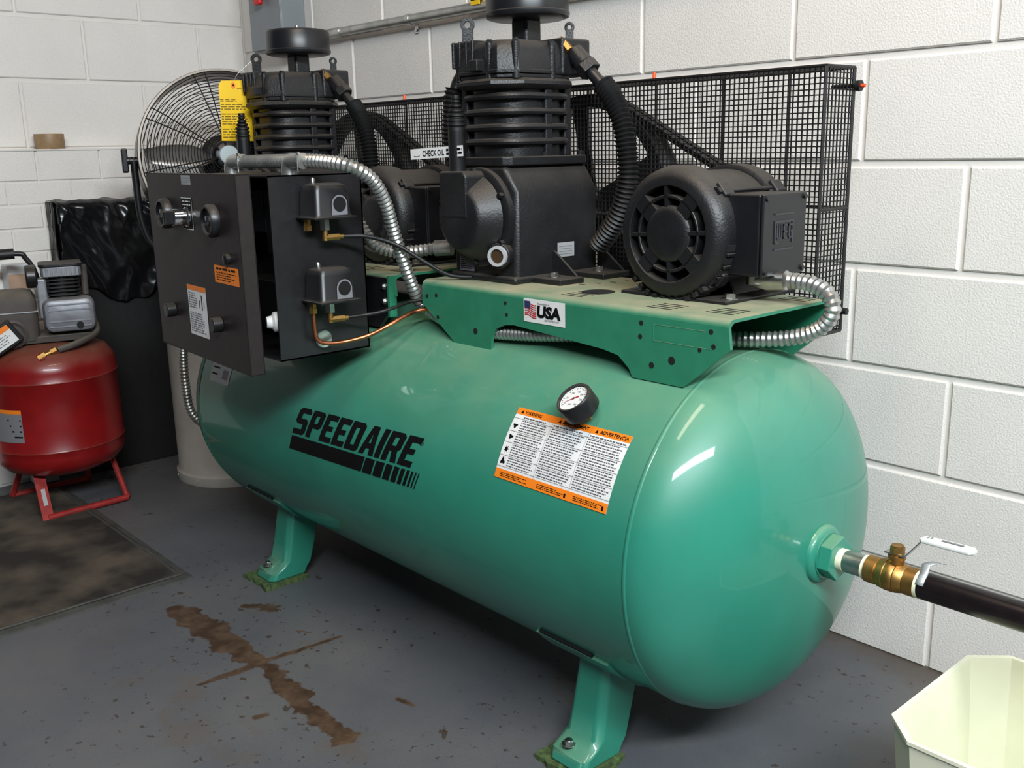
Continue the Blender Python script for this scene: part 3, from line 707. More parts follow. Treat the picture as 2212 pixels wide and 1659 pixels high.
# ---- belt guard
def make_guard():
    x0, x1, yf, yb, z0, z1 = -.865, -.083, -.360, -.272, .735, 1.182
    g = MB()
    r = .0032
    for (a, b_) in (((x0, yf, z1), (x1, yf, z1)), ((x0, yb, z1), (x1, yb, z1)), ((x0, yf, z0), (x1, yf, z0)), ((x0, yb, z0), (x1, yb, z0)), ((x1, yf, z1), (x1, yb, z1)), ((x0, yf, z1), (x0, yb, z1)), ((x1, yf, z0), (x1, yb, z0)), ((x0, yf, z0), (x0, yb, z0)),
                    ((x0, yf, z0), (x0, yf, z1)), ((x1, yf, z0), (x1, yf, z1)), ((x0, yb, z0), (x0, yb, z1)), ((x1, yb, z0), (x1, yb, z1)), ((-.349, yb, z0), (-.349, yb, z1)), ((-.207, yb, z0), (-.207, yb, z1)), ((-.512, yb, z0), (-.512, yb, z1)), ((-.70, yb, z0), (-.70, yb, z1)), ((x1, yf, .95), (x1, yb, .95)), ((x0, yb, .95), (x1, yb, .95)), ((-.12, yb, z1-.03), (x1, yb-.0, z1-.03))):
        g.cyl(a, b_, r, n=6)
    fr = g.build('belt_guard', 'wire', ac)
    wm = MB(); s = .00125
    dx, dz = .0098, .0090
    nx = int((x1-x0)/dx); nzv = int((z1-z0)/dz); ny = int((yb-yf)/dx)
    def wire(a, b_): wm.cyl(a, b_, s*1.15, n=4, caps=False, ph=PI/4)
    hx = ((PX-.10, PX+.10),)
    for i in range(nx+1):
        x = x0+(x1-x0)*i/nx
        wire((x, yf, z0-.003), (x, yf, z1+.002)); wire((x, yf, z1), (x, yb, z1))
    for k in range(nzv+1):
        z_ = z0+(z1-z0)*k/nzv
        wire((x0, yf-.0015, z_), (x1+.002, yf-.0015, z_)); wire((x1, yf, z_), (x1, yb+.004, z_))
    for j in range(1, ny):
        y = yf+(yb-yf)*j/ny; wire((x1, y, z0-.002), (x1, y, z1+.002)); wire((x0, y, z1), (x1, y, z1))
    wm.build('wire_mesh', 'wire', fr, kind='stuff', smooth=False, fix=False)
    MB().cyl((-.518, yb, z1+.002), (-.518, yb, z1+.022), .0045, .003, n=10).build('thread_cap', 'orangecap', fr); MB().cyl((x1+.013, yb, z1-.03), (x1+.021, yb, z1-.03), .003, n=10).build('thread_cap', 'orangecap', fr)
    q = MB().cyl((x1-.04, yb, z1-.03), (x1+.014, yb, z1-.03), .004, n=8); q.cyl((x1+.006, yb, z1-.03), (x1+.014, yb, z1-.03), .009, n=14); q.build('guard_stud', 'wire', fr)
    MB().cyl((x1, yb, z0+.035), (x1+.012, yb, z0+.035), .006, n=12).build('guard_stud', 'wire', fr); MB().cyl((-.518, yb, z1-.005), (-.518, yb, z1+.004), .007, n=6).build('guard_stud', 'wire', fr)
    return fr
guard = make_guard(); guard2 = dup(guard, (-.842, -.002, 0), ac)

# ---- tank gauge
def onT(x, deg, R_=TR): a = math.radians(deg); return Vector((x, TY-math.cos(a)*R_, TZ+math.sin(a)*R_))
gb = onT(-.238, 43.5); gd = Vector((-.10, -.62, .78)).normalized()
MB().cyl(gb-gd*.01, gb+gd*.022, .008, n=12).build('gauge_stem', 'brass', ac)
ga = MB().lathe([(0, .016), (.028, .016), (.031, .019), (.031, .046), (.029, .049), (.0265, .049), (.0265, .044), (0, .044)], gb, gd, 40).build('pressure_gauge', 'plastic', ac)
ex = Vector((1, 0, 0)); ex = (ex-gd*ex.dot(gd)).normalized(); ey = gd.cross(ex)
d = Decal(plane_map(gb+gd*.0446, ex, ey), ['white', 'black', 'flagred', 'brass'])
d.poly([(.0258*math.cos(2*PI*i/32), .0258*math.sin(2*PI*i/32)) for i in range(32)], 'white', 0)
for i in range(22):
    a = math.radians(225-270*i/21); c, s_ = math.cos(a), math.sin(a); r0_ = .019 if i % 3 == 0 else .021; w_ = .0005
    d.poly([(c*r0_-s_*w_, s_*r0_+c*w_), (c*r0_+s_*w_, s_*r0_-c*w_), (c*.023+s_*w_, s_*.023-c*w_), (c*.023-s_*w_, s_*.023+c*w_)], 'black', 1)
for i, tx in enumerate(('0', '50', '100', '150', '200', '250', '300')):
    a = math.radians(225-270*i/6); d.text(tx, .0145*math.cos(a)-.003, .0145*math.sin(a)-.0018, .0048, 'black', 1)
d.text('psi', -.004, -.013, .006, 'black', 1)
na = math.radians(215); c, s_ = math.cos(na), math.sin(na)
d.poly([(c*.021, s_*.021), (-c*.010-s_*.0016, -s_*.010+c*.0016), (-c*.010+s_*.0016, -s_*.010-c*.0016)], 'flagred', 3)
d.poly([(.0022*math.cos(2*PI*i/12), .0022*math.sin(2*PI*i/12)) for i in range(12)], 'brass', 4)
d.build('dial', ga, 'white dial with black ticks and red needle')

# ---- lettering on the tank: letters drawn on a 6x10 grid
def cyl_map(x0, deg0, tilt=0.0): return lambda u, v, off: onT(x0+u, deg0+math.degrees((v+u*tilt)/TR), TR+off+.0004)
TILT = .042
GL = {
 'S': [[(0, 0), (5, 0), (6, 1), (6, 5), (5, 6), (2.2, 6), (2.2, 8), (6, 8), (6, 9), (5, 10), (1, 10), (0, 9), (0, 5), (1, 4), (3.8, 4), (3.8, 2), (0, 2)]],
 'P': [[(0, 0), (2.2, 0), (2.2, 3.6), (5, 3.6), (6, 4.6), (6, 9), (5, 10), (0, 10)], [(2.2, 5.4), (3.8, 5.4), (3.8, 8.2), (2.2, 8.2)]],
 'E': [[(0, 0), (5.4, 0), (5.4, 2), (2.2, 2), (2.2, 4.1), (4.6, 4.1), (4.6, 5.9), (2.2, 5.9), (2.2, 8), (5.4, 8), (5.4, 10), (0, 10)]],
 'D': [[(0, 0), (5, 0), (6, 1), (6, 9), (5, 10), (0, 10)], [(2.2, 2), (3.8, 2), (3.8, 8), (2.2, 8)]],
 'A': [[(0, 0), (2.1, 0), (2.5, 2.2), (3.9, 2.2), (4.2, 0), (6.3, 0), (4.6, 10), (1.9, 10)], [(2.75, 4), (3.65, 4), (3.2, 7.4)]],
 'I': [[(0, 0), (2.2, 0), (2.2, 10), (0, 10)]],
 'R': [[(0, 0), (2.2, 0), (2.2, 3.6), (3.0, 3.6), (3.8, 0), (6.1, 0), (5.1, 3.9), (6, 4.8), (6, 9), (5, 10), (0, 10)], [(2.2, 5.4), (3.8, 5.4), (3.8, 8.2), (2.2, 8.2)]],
}
def glyph_polys(ch):
    """outline minus hole, as simple quads/tris through a bmesh fill"""
    bm = bmesh.new(); edges = []
    for loop in GL[ch]:
        vs = [bm.verts.new((x, y, 0)) for x, y in loop]
        edges += [bm.edges.new((vs[i], vs[(i+1) % len(vs)])) for i in range(len(vs))]
    bmesh.ops.triangle_fill(bm, use_beauty=True, use_dissolve=False, edges=edges)
    out = [[(v.co.x, v.co.y) for v in f.verts] for f in bm.faces]; bm.free(); return out
d = Decal(cyl_map(-1.067, 0.0, .042), ['black'], .006)
ht = .060; v0 = .0365; shear = .022/.10; cs = ht/10
adv = {'I': 2.9, 'E': 6.0}
tot = sum(adv.get(c, 6.75) for c in 'SPEEDAIRE')-.6
sx = .432/tot; u = .014
for ch in 'SPEEDAIRE':
    for poly in glyph_polys(ch): d.poly([(u+x*sx+(y*cs)*shear*2.0, v0+y*cs) for x, y in poly], 'black', 1)
    u += adv.get(ch, 6.75)*sx
d.text('R', .4635, .0855, .011, 'black', 1)
ringp = [(.467+.007*math.cos(2*PI*i/20), .089+.007*math.sin(2*PI*i/20)) for i in range(20)]; rin = [(.467+.0059*math.cos(2*PI*i/20), .089+.0059*math.sin(2*PI*i/20)) for i in range(20)]
for i in range(20): j = (i+1) % 20; d.poly([ringp[i], ringp[j], rin[j], rin[i]], 'black', 1)
def skew(u0_, u1_): s_ = shear*2; d.poly([(u0_, -.001), (u1_, -.001), (u1_+.032*s_, .031), (u0_+.032*s_, .031)], 'black', 1)
skew(0, .283); x = .287
for wd in (.038, .034, .026, .020, .015, .011, .0075, .005, .0035): skew(x, x+wd*.82); x += wd*.82+.0055
d.build('brand_lettering', tank, 'black slanted lettering with a tapering bar')

# ---- warning label
H1 = math.radians(41-17.5)*TR; Wd = .256
d = Decal(cyl_map(-.390, 17.5), ['white', 'orange', 'black', 'grey', 'labink'], .006)
d.rect(0, 0, Wd, H1, 'white', 1); d.rect(0, H1-.012, Wd, H1, 'orange', 2); d.rect(0, 0, Wd, .0155, 'orange', 2)
cols = ((.0, .090, 'WARNING', .040), (.090, .172, 'AVERTISSEMENT', .062), (.172, .256, 'ADVERTENCIA', .060))
for i, (a, b_, tx, tw) in enumerate(cols):
    d.poly([(a+.010, H1-.0095), (a+.017, H1-.0095), (a+.0135, H1-.003)], 'black', 3)
    d.text(tx, a+.020, H1-.0093, .0085, 'black', 3, bold=.0002, width=min(tw, b_-a-.024))
    x0 = a+(.022 if i == 0 else .003)
    if i: d.rect(a-.0003, .016, a+.0003, H1-.012, 'grey', 2)
    sect = ((H1-.019, H1-.0135, 1), (H1-.042, H1-.020, 5), (H1-.062, H1-.044, 4), (H1-.085, H1-.064, 5), (H1-.104, H1-.087, 4), (.0165, H1-.106, 0))
    for y0, y1, n in sect:
        if n: d.lines(x0, y0, b_-.004, y1, n, 'labink', 2, .42, .18, .006)
    d.lines(a+.012, .003, b_-.008, .0115, 3, 'black', 3, .4, .3, .006)
for y in (H1-.0195, H1-.043, H1-.063, H1-.086, H1-.105): d.rect(0, y-.0003, Wd, y+.0003, 'grey', 3)
for k, y in enumerate((H1-.033, H1-.053, H1-.075, H1-.096)):
    c = (.011, y); pts = []
    for i in range(14):
        a = 2*PI*i/14; r = (.0062, .0030)[i % 2] if k == 2 else (.0048+.0016*math.sin(3*a+k)); pts.append((c[0]+r*math.cos(a), c[1]+r*math.sin(a)*(.8 if k < 2 else 1.15)))
    d.poly(pts, 'black', 2)
d.rect(.164, .003, .168, .010, 'black', 3); d.rect(.245, .003, .249, .010, 'black', 3)
d.build('warning_label', tank, 'orange and white three-column warning label')
# paper data tag on the far end
d = Decal(cyl_map(-1.47, 16.5), ['white', 'black', 'purplelab'], .006); d.rect(0, 0, .10, .070, 'white', 1)
for v in (.052, .034, .018): d.rect(.008, v, .030+.02*random.random(), v+.004, 'black', 2)
d.rect(.062, .012, .088, .034, 'purplelab', 2); d.lines(.05, .045, .09, .062, 3, 'grey' if False else 'black', 2, .2, .3, .008)
d.build('paper_label', tank, 'white paper label')

# ---- control box
BX0, BX1, BY0, BY1, BZ0, BZ1 = -1.285, -.860, -.955, -.752, .672, 1.022
t = .003
mb = MB(); mb.box((BX0, BY1-t, BZ0), (BX1, BY1, BZ1)); mb.box((BX1-t, BY0, BZ0), (BX1, BY1, BZ1)); mb.box((BX0, BY0, BZ0), (BX0+t, BY1, BZ1)); mb.box((BX0, BY0, BZ1-t), (BX1, BY1, BZ1)); mb.box((BX0, BY0, BZ0), (BX1, BY1, BZ0+t))
cb = mb.build('control_box', 'enamel', ac)
MB().box((BX0+.02, BY1-.014, BZ0+.02), (BX1-.02, BY1-.006, BZ1-.02)).build('back_panel', 'irons', cb)
for (x0, x1, z0, z1, y0, m_) in ((-1.2, -1.08, .90, .99, -.85, 'plastic'), (-1.06, -.93, .86, .99, -.86, 'plastic'), (-.98, -.89, .72, .84, -.88, 'plastic'), (-1.2, -1.0, .70, .80, -.85, 'plastic')):
    MB().box((x0, y0, z0), (x1, BY1-.012, z1)).build('contactor', m_, cb, bevel=.003)
MB().box((-.955, -.8815, .785), (-.90, -.88, .812)).build('contactor_label', 'blue', cb)
MB().lathe([(0, .0), (.020, 0), (.020, .010), (.013, .014), (.011, .024), (0, .025)], (-.895, -.935, .744), (-.35, -.93, 0), 20).build('reset_knob', 'white', cb)
MB().cyl((-.895, -.935, .744), (-.885, -.885, .744), .007, n=10).build('knob_stem', 'plastic', cb)
# mounting bracket
MB().prism([(-1.06, .70), (-.905, .70), (-.868, .735), (-.868, .806), (-1.06, .806)], lambda a, b: Vector((a, -.696, b)), lambda a, b: Vector((a, -.687, b))).build('mounting_bracket', 'irons', ac)
MB().box((-1.06, -.755, .74), (-1.05, -.69, .806)).build('bracket_web', 'irons', ac)
MB().box((-.867, -.698, .726), (-.860, -.680, .812)).build('bracket_end_plate', 'deckgreen', ac)
for z_ in (.788, .757): q = MB(); hexbolt(q, (-.882, -.696, z_), (0, -1, 0), .006, .005); q.build('bracket_bolt', 'steel', ac)
# door
DL = Vector((-1.295, -1.005, 0)); DR = Vector((-.826, -1.037, 0)); de = (DR-DL).normalized(); dn = Vector((de.y, -de.x, 0)); DW = (DR-DL).length; DZ0, DZ1 = .662, 1.027
dc = (DL+DR)/2
mb = MB(); up = Vector((0, 0, 1)); hh = (DZ1-DZ0)/2; cz = (DZ0+DZ1)/2
mb.obox(dc-dn*.001+up*cz, de, dn, up, DW/2, .001, hh)
for s_ in (-1, 1): mb.obox(dc-dn*.014+de*s_*(DW/2-.001)+up*cz, de, dn, up, .001, .014, hh)
for z_ in (DZ0+.001, DZ1-.001): mb.obox(dc-dn*.014+up*z_, de, dn, up, DW/2, .014, .001)
mb.obox(dc-dn*.027+de*(DW/2-.009)+up*cz, de, dn, up, .009, .001, hh)
door = mb.build('control_box_door', 'door', ac)
def dp(u, z_, off=0): return DL+de*u+up*z_+dn*off
for u_, z_ in ((.109, .947), (.356, .942)):
    MB().lathe([(.0, .0), (.031, 0), (.031, .010), (.027, .016), (.0235, .016), (.0235, .011), (.010, .010), (.008, .013), (0, .013)], dp(u_, z_), dn, 36).build('hour_meter', 'irons', door)
    MB().box((0, 0, 0), (.022, .001, .008)).build('meter_window', 'silverlab', door).location = dp(u_, z_, .0115)-W[door.name]
d = Decal(plane_map(dp(.195, .919), de, up), ['silverlab', 'black', 'white']); d.rect(0, 0, .056, .062, 'black', 1); d.rect(.0, 0, .056, .0015, 'white', 2); d.rect(.0545, 0, .056, .062, 'white', 2); d.rect(0, .0605, .056, .062, 'white', 2); d.lines(.006, .045, .05, .058, 2, 'white', 2, .35, .1, .014)
d.build('selector_plate', door, 'selector plate with bright edge')
MB().lathe([(0, 0), (.019, 0), (.019, .006), (.0165, .008), (.0165, .030), (.015, .032), (0, .032)], dp(.226, .944), dn, 28).build('selector_collar', 'chrome', door)
MB().obox(dp(.226, .944, .040), de, dn, up, .006, .010, .014).build('selector_knob', 'plastic', door, bevel=.003)
MB().lathe([(0, 0), (.010, 0), (.010, .008), (.007, .010), (0, .010)], dp(.411, .874), dn, 18).build('latch_button', 'plastic', door)
for u_, z_ in ((.096, .746), (.347, .745)): MB().cyl(dp(u_, z_), dp(u_, z_, .020), .015, .0145, n=10).build('door_knob', 'plastic', door, bevel=.002)
d = Decal(plane_map(dp(.337, .826), de, up), ['orange', 'black']); d.rect(0, 0, .115, .033, 'orange', 1); d.lines(.010, .004, .108, .022, 4, 'black', 2, .35, .35, .012); d.lines(.010, .024, .108, .030, 1, 'black', 2, .6, .1, .02); d.build('orange_label', door, 'orange warning label')
d = Decal(plane_map(dp(.182, .706), de, up), ['white', 'orange', 'grey', 'black']); d.rect(0, 0, .099, .102, 'white', 1); d.rect(0, .092, .099, .102, 'orange', 2); d.lines(.006, .006, .092, .048, 9, 'grey', 2, .5, .3, .014); d.lines(.006, .055, .052, .088, 7, 'grey', 2, .5, .3, .012); d.rect(.072, .055, .077, .085, 'black', 2); d.rect(.060, .058, .064, .074, 'black', 2); d.rect(.084, .06, .087, .072, 'grey', 2); d.build('white_label', door, 'white instruction label')
d = Decal(plane_map(dp(.205, 1.006), de, up), ['silverlab', 'grey']); d.rect(0, 0, .05, .018, 'silverlab', 1); d.lines(.004, .003, .046, .015, 3, 'grey', 2, .3, .2, .012); d.build('name_plate', door, 'small silver plate')
# pressure switches
def pswitch(z0, z1):
    x0, x1, y0, y1 = -.860, -.795, -.897, -.818
    rg = []
    for z_, e in ((z0, .002), (z0+.004, 0), (z1-.014, -.002), (z1-.004, -.006), (z1, -.014)):
        a, b_ = (x1-x0)/2+e, (y1-y0)/2+e
        rg.append([((x0+x1)/2+px, (y0+y1)/2+py, z_) for px, py in rrect(a, b_, .010, 3)])
    s_ = MB().loft(rg).build('pressure_switch', 'irons', ac)
    MB().box((x0, y0-.006, z0-.004), (x1+.006, y1+.006, z0)).build('switch_plate', 'plastic', s_, bevel=.001)
    zz = (z0+z1)/2-.008
    f = plane_map((x1+.0002, y1-.028, zz), (0, 1, 0), (0, 0, 1)); dd = Decal(f, ['grey', 'dark'])
    o = [(.017*math.cos(a), .017*math.sin(a)) for a in [PI*i/12 for i in range(13)]]; o = [(.017, -.020)]+o+[(-.017, -.020)]
    dd.poly(o, 'grey', 2); dd.poly([(.014*math.cos(2*PI*i/20), .014*math.sin(2*PI*i/20)) for i in range(20)], 'dark', 4); dd.build('knockout', s_)
    MB().lathe([(0, 0), (.005, 0), (.005, .008), (.0035, .012), (0, .0125)], ((x0+x1)/2-.006, y0+.020, z1-.002), (0, 0, 1), 12).build('stud_nut', 'steel', s_)
    q = MB().cyl((x0+.018, y0+.008, z0-.004), (x0+.018, y0+.008, z0-.016), .007, n=6); q.cyl((x0+.018, y0+.008, z0-.016), (x0+.018, y0+.008, z0-.026), .0085, n=6); q.build('compression_fitting', 'brass', s_)
    MB().cyl((x0+.030, y0+.038, z0-.004), (x0+.030, y0+.038, z0-.026), .010, n=6).build('hex_adapter', 'steel', s_)
    q = MB().cyl((x0+.030, y0+.038, z0-.026), (x0+.030, y0+.038, z0-.046), .006, n=12); q.cyl((x0+.030, y0+.036, z0-.040), (x0+.034, y0+.066, z0-.040), .0065, n=6); q.cyl((x0+.033, y0+.058, z0-.040), (x0+.035, y0+.074, z0-.040), .005, n=10); q.build('brass_elbow', 'brass', s_)
    return s_
pswitch(.944, 1.006); pswitch(.786, .848)
MB().lathe([(0, 0), (.018, 0), (.019, .002), (.017, .005), (.012, .0055), (0, .005)], (-.860, -.860, .704), (1, 0, 0), 28).build('knockout_plug', 'steel', ac)
MB().tube(spline([(-.842, -.889, .762), (-.842, -.889, .735), (-.842, -.886, .712), (-.838, -.872, .700), (-.828, -.835, .698), (-.81, -.79, .706), (-.790, -.752, .724), (-.786, -.716, .738), (-.785, -.678, .746), (-.75, -.65, .748)], 10), .0042, 12).build('copper_tube', 'copper', ac)
MB().tube(spline([(-.826, -.820, .904), (-.80, -.785, .902), (-.76, -.745, .885), (-.725, -.70, .848), (-.70, -.66, .822), (-.67, -.60, .815)], 10), .0042, 10).build('air_line', 'rubber', ac)
MB().tube(spline([(-.826, -.820, .746), (-.795, -.775, .752), (-.785, -.735, .760), (-.790, -.690, .766), (-.765, -.65, .768)], 10), .0035, 10).build('air_line', 'rubber', ac)
# conduits
flex([(-1.06, -.900, 1.046), (-.98, -.898, 1.047), (-.90, -.894, 1.047), (-.81, -.876, 1.046), (-.745, -.850, 1.036), (-.742, -.805, 1.010), (-.757, -.768, .965), (-.772, -.742, .912), (-.777, -.718, .850), (-.785, -.690, .790), (-.800, -.662, .757), (-.770, -.652, .738), (-.72, -.660, .730), (-.66, -.667, .727), (-.56, -.667, .727), (-.42, -.655, .738), (-.28, -.62, .748), (-.15, -.56, .752), (-.05, -.515, .758), (.005, -.500, .775), (.032, -.500, .805), (.026, -.500, .832), (-.005, -.500, .848), (-.045, -.500, .850)], .0135, .0095, .0028, 14).build('flexible_conduit', 'galv', ac)
q = MB().cyl((-.05, -.5, .850), (-.085, -.502, .848), .0155, .017, n=16); q.cyl((-.085, -.502, .848), (-.105, -.505, .846), .017, .012, n=16); q.cyl((-.105, -.505, .840), (-.105, -.505, .860), .014, n=16); q.build('conduit_connector', 'steel', ac)
def connector(x, y):
    q = MB().tube(spline([(x, y, BZ1-.002), (x, y, BZ1+.012), (x+.006, y, BZ1+.023), (x+.022, y, BZ1+.025), (x+.052, y, BZ1+.025)], 6), .0150, 16); o = q.build('conduit_elbow', 'galv', ac)
    q = MB(); hexbolt(q, (x+.052, y-.010, BZ1+.036), (0, 0, 1), .004, .005, False); q.cyl((x+.052, y-.012, BZ1+.004), (x+.052, y-.012, BZ1+.040), .002, n=8); q.build('clamp_screw', 'steel', o)
connector(-1.11, -.900); connector(-.888, -.893)
flex([(-.99, -.742, .99), (-.94, -.735, .965), (-.925, -.72, .92), (-.90, -.70, .875), (-.865, -.67, .858), (-.82, -.64, .862), (-.80, -.62, .866)], .0135, .0095, .0028, 14).build('flexible_conduit', 'galv', ac)
q = MB().cyl((-.80, -.62, .866), (-.77, -.60, .868), .0165, n=14); q.build('conduit_connector', 'galv', ac)
flex([(-1.27, -.78, .70), (-1.50, -.79, .67), (-1.645, -.792, .625), (-1.69, -.793, .56), (-1.695, -.795, .46), (-1.69, -.78, .37), (-1.66, -.70, .30)], .0125, .0095, .0025, 12).build('flexible_conduit', 'galv', ac)

# ------------------------------------------------------------------ feet pads
for (x, y, s_, lb) in ((-1.352, -.752, .80, 'square of mossy green fibre pad under the compressor foot nearest the rubber mat'), (-.272, -.745, .80, 'square of mossy green fibre pad under the compressor foot nearest the outlet valve')):
    mb = MB(); n = 10; top = []
    hs = .072*s_
    for i in range(n+1):
        for j in range(n+1):
            e = (i in (0, n)) or (j in (0, n))
            top.append((x-hs+2*hs*i/n+(random.uniform(-.004, .004)), y-hs+2*hs*j/n+random.uniform(-.004, .004), .012+(random.uniform(-.0015, .001) if not e else -.001)))
    mb.add(top, [(i*(n+1)+j, (i+1)*(n+1)+j, (i+1)*(n+1)+j+1, i*(n+1)+j+1) for i in range(n) for j in range(n)])
    rim = [i*(n+1) for i in range(n+1)]+[n*(n+1)+j for j in range(1, n+1)]+[i*(n+1)+n for i in range(n-1, -1, -1)]+[j for j in range(n-1, 0, -1)]
    k0 = len(mb.v); mb.v += [Vector((mb.v[i].x*1.0, mb.v[i].y, 0.0)) for i in rim]
    for a in range(len(rim)): b_ = (a+1) % len(rim); mb.face([rim[a], rim[b_], k0+b_, k0+a])
    tag(mb.build('foot_pad', 'pad'), lb, 'pad', 'pads under the compressor feet')

# ------------------------------------------------------------------ valve and pipe
x = bx+.030
vl = thing('ball_valve', 'brass ball valve with white lever screwed onto the tank outlet', 'valve', (x+.06, TY, TZ-.03))
A_ = Vector((1, 0, 0))
MB().cyl((x-.004, TY, TZ), (x+.010, TY, TZ), .0178, n=24).build('thread_tape', 'tapewhite', vl)
MB().cyl((x+.010, TY, TZ), (x+.044, TY, TZ), .0172, n=24).build('pipe_nipple', 'steel', vl)
MB().cyl((x+.041, TY, TZ), (x+.048, TY, TZ), .0188, n=24).build('thread_tape', 'tapewhite', vl)
vx = x+.047
MB().lathe([(0, 0), (.0210, 0), (.0210, .016), (.0195, .017), (.022, .021), (.0235, .030), (.0225, .031), (.0240, .033), (.0240, .044), (.0225, .046), (.0235, .048), (.021, .058), (.0195, .060), (.0215, .062), (.0215, .078), (0, .078)], (vx, TY, TZ), A_, 32).build('valve_body', 'brass', vl)
sxv = vx+.043
MB().lathe([(.0, .018), (.0115, .018), (.0115, .028), (.013, .030), (.013, .034), (.009, .035), (.009, .050), (0, .050)], (sxv, TY, TZ), (0, 0, 1), 20).build('valve_stem', 'brass', vl)
MB().cyl((sxv, TY, TZ+.038), (sxv, TY, TZ+.048), .0105, n=6).build('stem_nut', 'brass', vl)
lv = []
for s_, z_ in ((-.016, .036), (.014, .036), (.038, .068), (.105, .070)):
    lv.append([(sxv+s_, TY-.008, TZ+z_), (sxv+s_, TY+.008, TZ+z_), (sxv+s_, TY+.008, TZ+z_+.0025), (sxv+s_, TY-.008, TZ+z_+.0025)])
lever = MB().loft(lv).build('lever', 'steel', vl)
MB().loft([[(sxv+s_, TY+a*wd, TZ+.0702+b*th+.02*(s_-.036)) for a, b in rrect(1, 1, .6, 3)] for s_, wd, th in ((.034, .006, .002), (.039, .0105, .0042), (.106, .0115, .0042), (.112, .006, .002))]).build('lever_sleeve', 'white', vl)
d = Decal(plane_map((sxv+.036, TY-.006, TZ+.0752), (1, 0, .02), (0, 1, 0)), ['grey']); d.rect(.028, .003, .060, .008, 'grey', 1); d.rect(.008, .002, .010, .009, 'grey', 1); d.rect(.013, .002, .015, .009, 'grey', 1); d.build('lever_print', vl)
MB().cyl((vx+.077, TY, TZ), (vx+.083, TY, TZ), .0212, n=24).build('thread_tape', 'tapewhite', vl)
# torn foil tape by the joint
rg = []
for i in range(8):
    a = math.radians(20+i*16); rg.append([Vector((vx+.082, TY, TZ))+Vector((.0, -math.cos(a)*.022*(1-.04*i), math.sin(a)*.022+(.003*i if i > 3 else 0)))+Vector((dx+.006*max(0, i-4), 0, 0)) for dx in (0, .012)])
mbp = MB(); mbp.v = [v for r_ in rg for v in r_]; [mbp.face([2*i, 2*i+1, 2*i+3, 2*i+2]) for i in range(7)]
o = mbp.build('curled_tag', 'silverlab', vl); sm = o.modifiers.new('solid', 'SOLIDIFY'); sm.thickness = .0006
pp = MB().tube([(vx+.0825, TY, TZ), (1.5, TY+.0, TZ)], .0205, 28).build('outlet_pipe', 'pipe'); tag(pp, 'black iron pipe running from the ball valve along the wall', 'pipe')

# ------------------------------------------------------------------ hang tag
tg = thing('hang_tag', 'yellow printed warning tag hanging from the pump lifting eye', 'tag', (-1.595, -.63, 1.09))
f0 = Vector((-1.600, -.677, 1.096)); tu = Vector((.15, 1, 0)).normalized(); tv = Vector((.02, -.02, 1)).normalized(); tn = tu.cross(tv)
mp = lambda u, v, off: f0+tu*u*1.04+tv*v*.92+tn*(off+.004*math.sin(v*20))
d = Decal(mp, ['yellow', 'tagink', 'orange', 'dark'], .01)
out = [(0, 0), (.082, -.002), (.076, .148), (.070, .162), (.012, .160), (.004, .146)]
d.poly(out, 'yellow', 0)
d.lines(.004, .006, .074, .035, 4, 'tagink', 2, .35, .2, .012); d.lines(.004, .042, .074, .075, 5, 'tagink', 2, .35, .2, .012); d.lines(.004, .082, .074, .100, 3, 'tagink', 2, .35, .25, .012); d.lines(.004, .104, .045, .112, 2, 'tagink', 2, .5, .1, .02); d.rect(.048, .138, .060, .140, 'tagink', 2)
d.poly([(.040+.0055*math.cos(2*PI*i/16), .148+.008*math.sin(2*PI*i/16)) for i in range(16)], 'orange', 3); d.poly([(.040+.002*math.cos(2*PI*i/10), .148+.003*math.sin(2*PI*i/10)) for i in range(10)], 'dark', 4)
o = d.build('tag_card', tg); 
MB().tube(spline([tuple(mp(.040, .148, .001)), (-1.594, -.622, 1.26), (-1.585, -.585, 1.292)], 8), .0007, 6).build('tag_wire', 'steel', tg)

# ------------------------------------------------------------------ fan on the drum
dr = thing('storage_drum', 'off-white cylindrical drum on the floor behind the green tank', 'drum', (-2.26, -.40, 0))
MB().lathe([(0, .0), (.196, .0), (.198, .006), (.198, .03), (.194, .034), (.190, .04), (.190, .70), (.194, .706), (.194, .73), (.188, .735), (0, .735)], (-2.26, -.40, 0), (0, 0, 1), 64).build('drum_body', 'drum', dr)
q = MB()
for k in range(10): a = k*2*PI/10+.1; e = Vector((math.cos(a), math.sin(a), 0)); q.cyl(Vector((-2.26, -.40, .018))+e*.196, Vector((-2.26, -.40, .018))+e*.2005, .004, n=10)
q.build('drum_rivets', 'drum', dr)
fan = thing('drum_fan', 'round industrial fan with wire guard and metal shroud on the off-white drum', 'fan', (-2.2, -.385, .735))
fc = Vector((-2.20, -.375, 1.052)); fd = Vector((.95, -.28, .12)).normalized(); fx, fy, _ = frame(fd); FR = .262
MB().lathe([(FR, -.11), (FR+.004, -.105), (FR+.004, .035), (FR+.008, .040), (FR+.006, .046), (FR, .046), (FR-.002, .03), (FR-.002, -.105)], fc, fd, 72, closed=True).build('shroud', 'fanmetal', fan)
q = MB(); pr = lambda t: .048+.030*math.sqrt(max(0, 1-t*t))*(1 if t < .999 else 0)
for i in range(24):
    t_ = .20+.80*i/23; r = FR*t_*.995; z_ = pr(t_)
    q.tube([fc+fd*z_+(fx*math.cos(2*PI*j/64)+fy*math.sin(2*PI*j/64))*r for j in range(64)], .0013, 5, closed=True)
for k in range(8):
    for da in (-.07, .07):
        a = k*PI/4+.25
        pts = []
        for i in range(9):
            t_ = .14+.86*i/8; aa = a+da*(1.0 if i > 5 else .6+.4*i/5)
            pts.append(fc+fd*(pr(t_)+.002)+(fx*math.cos(aa)+fy*math.sin(aa))*FR*t_)
        q.tube(pts, .0019, 5)
q.build('wire_guard', 'fanwire', fan)
q = MB()
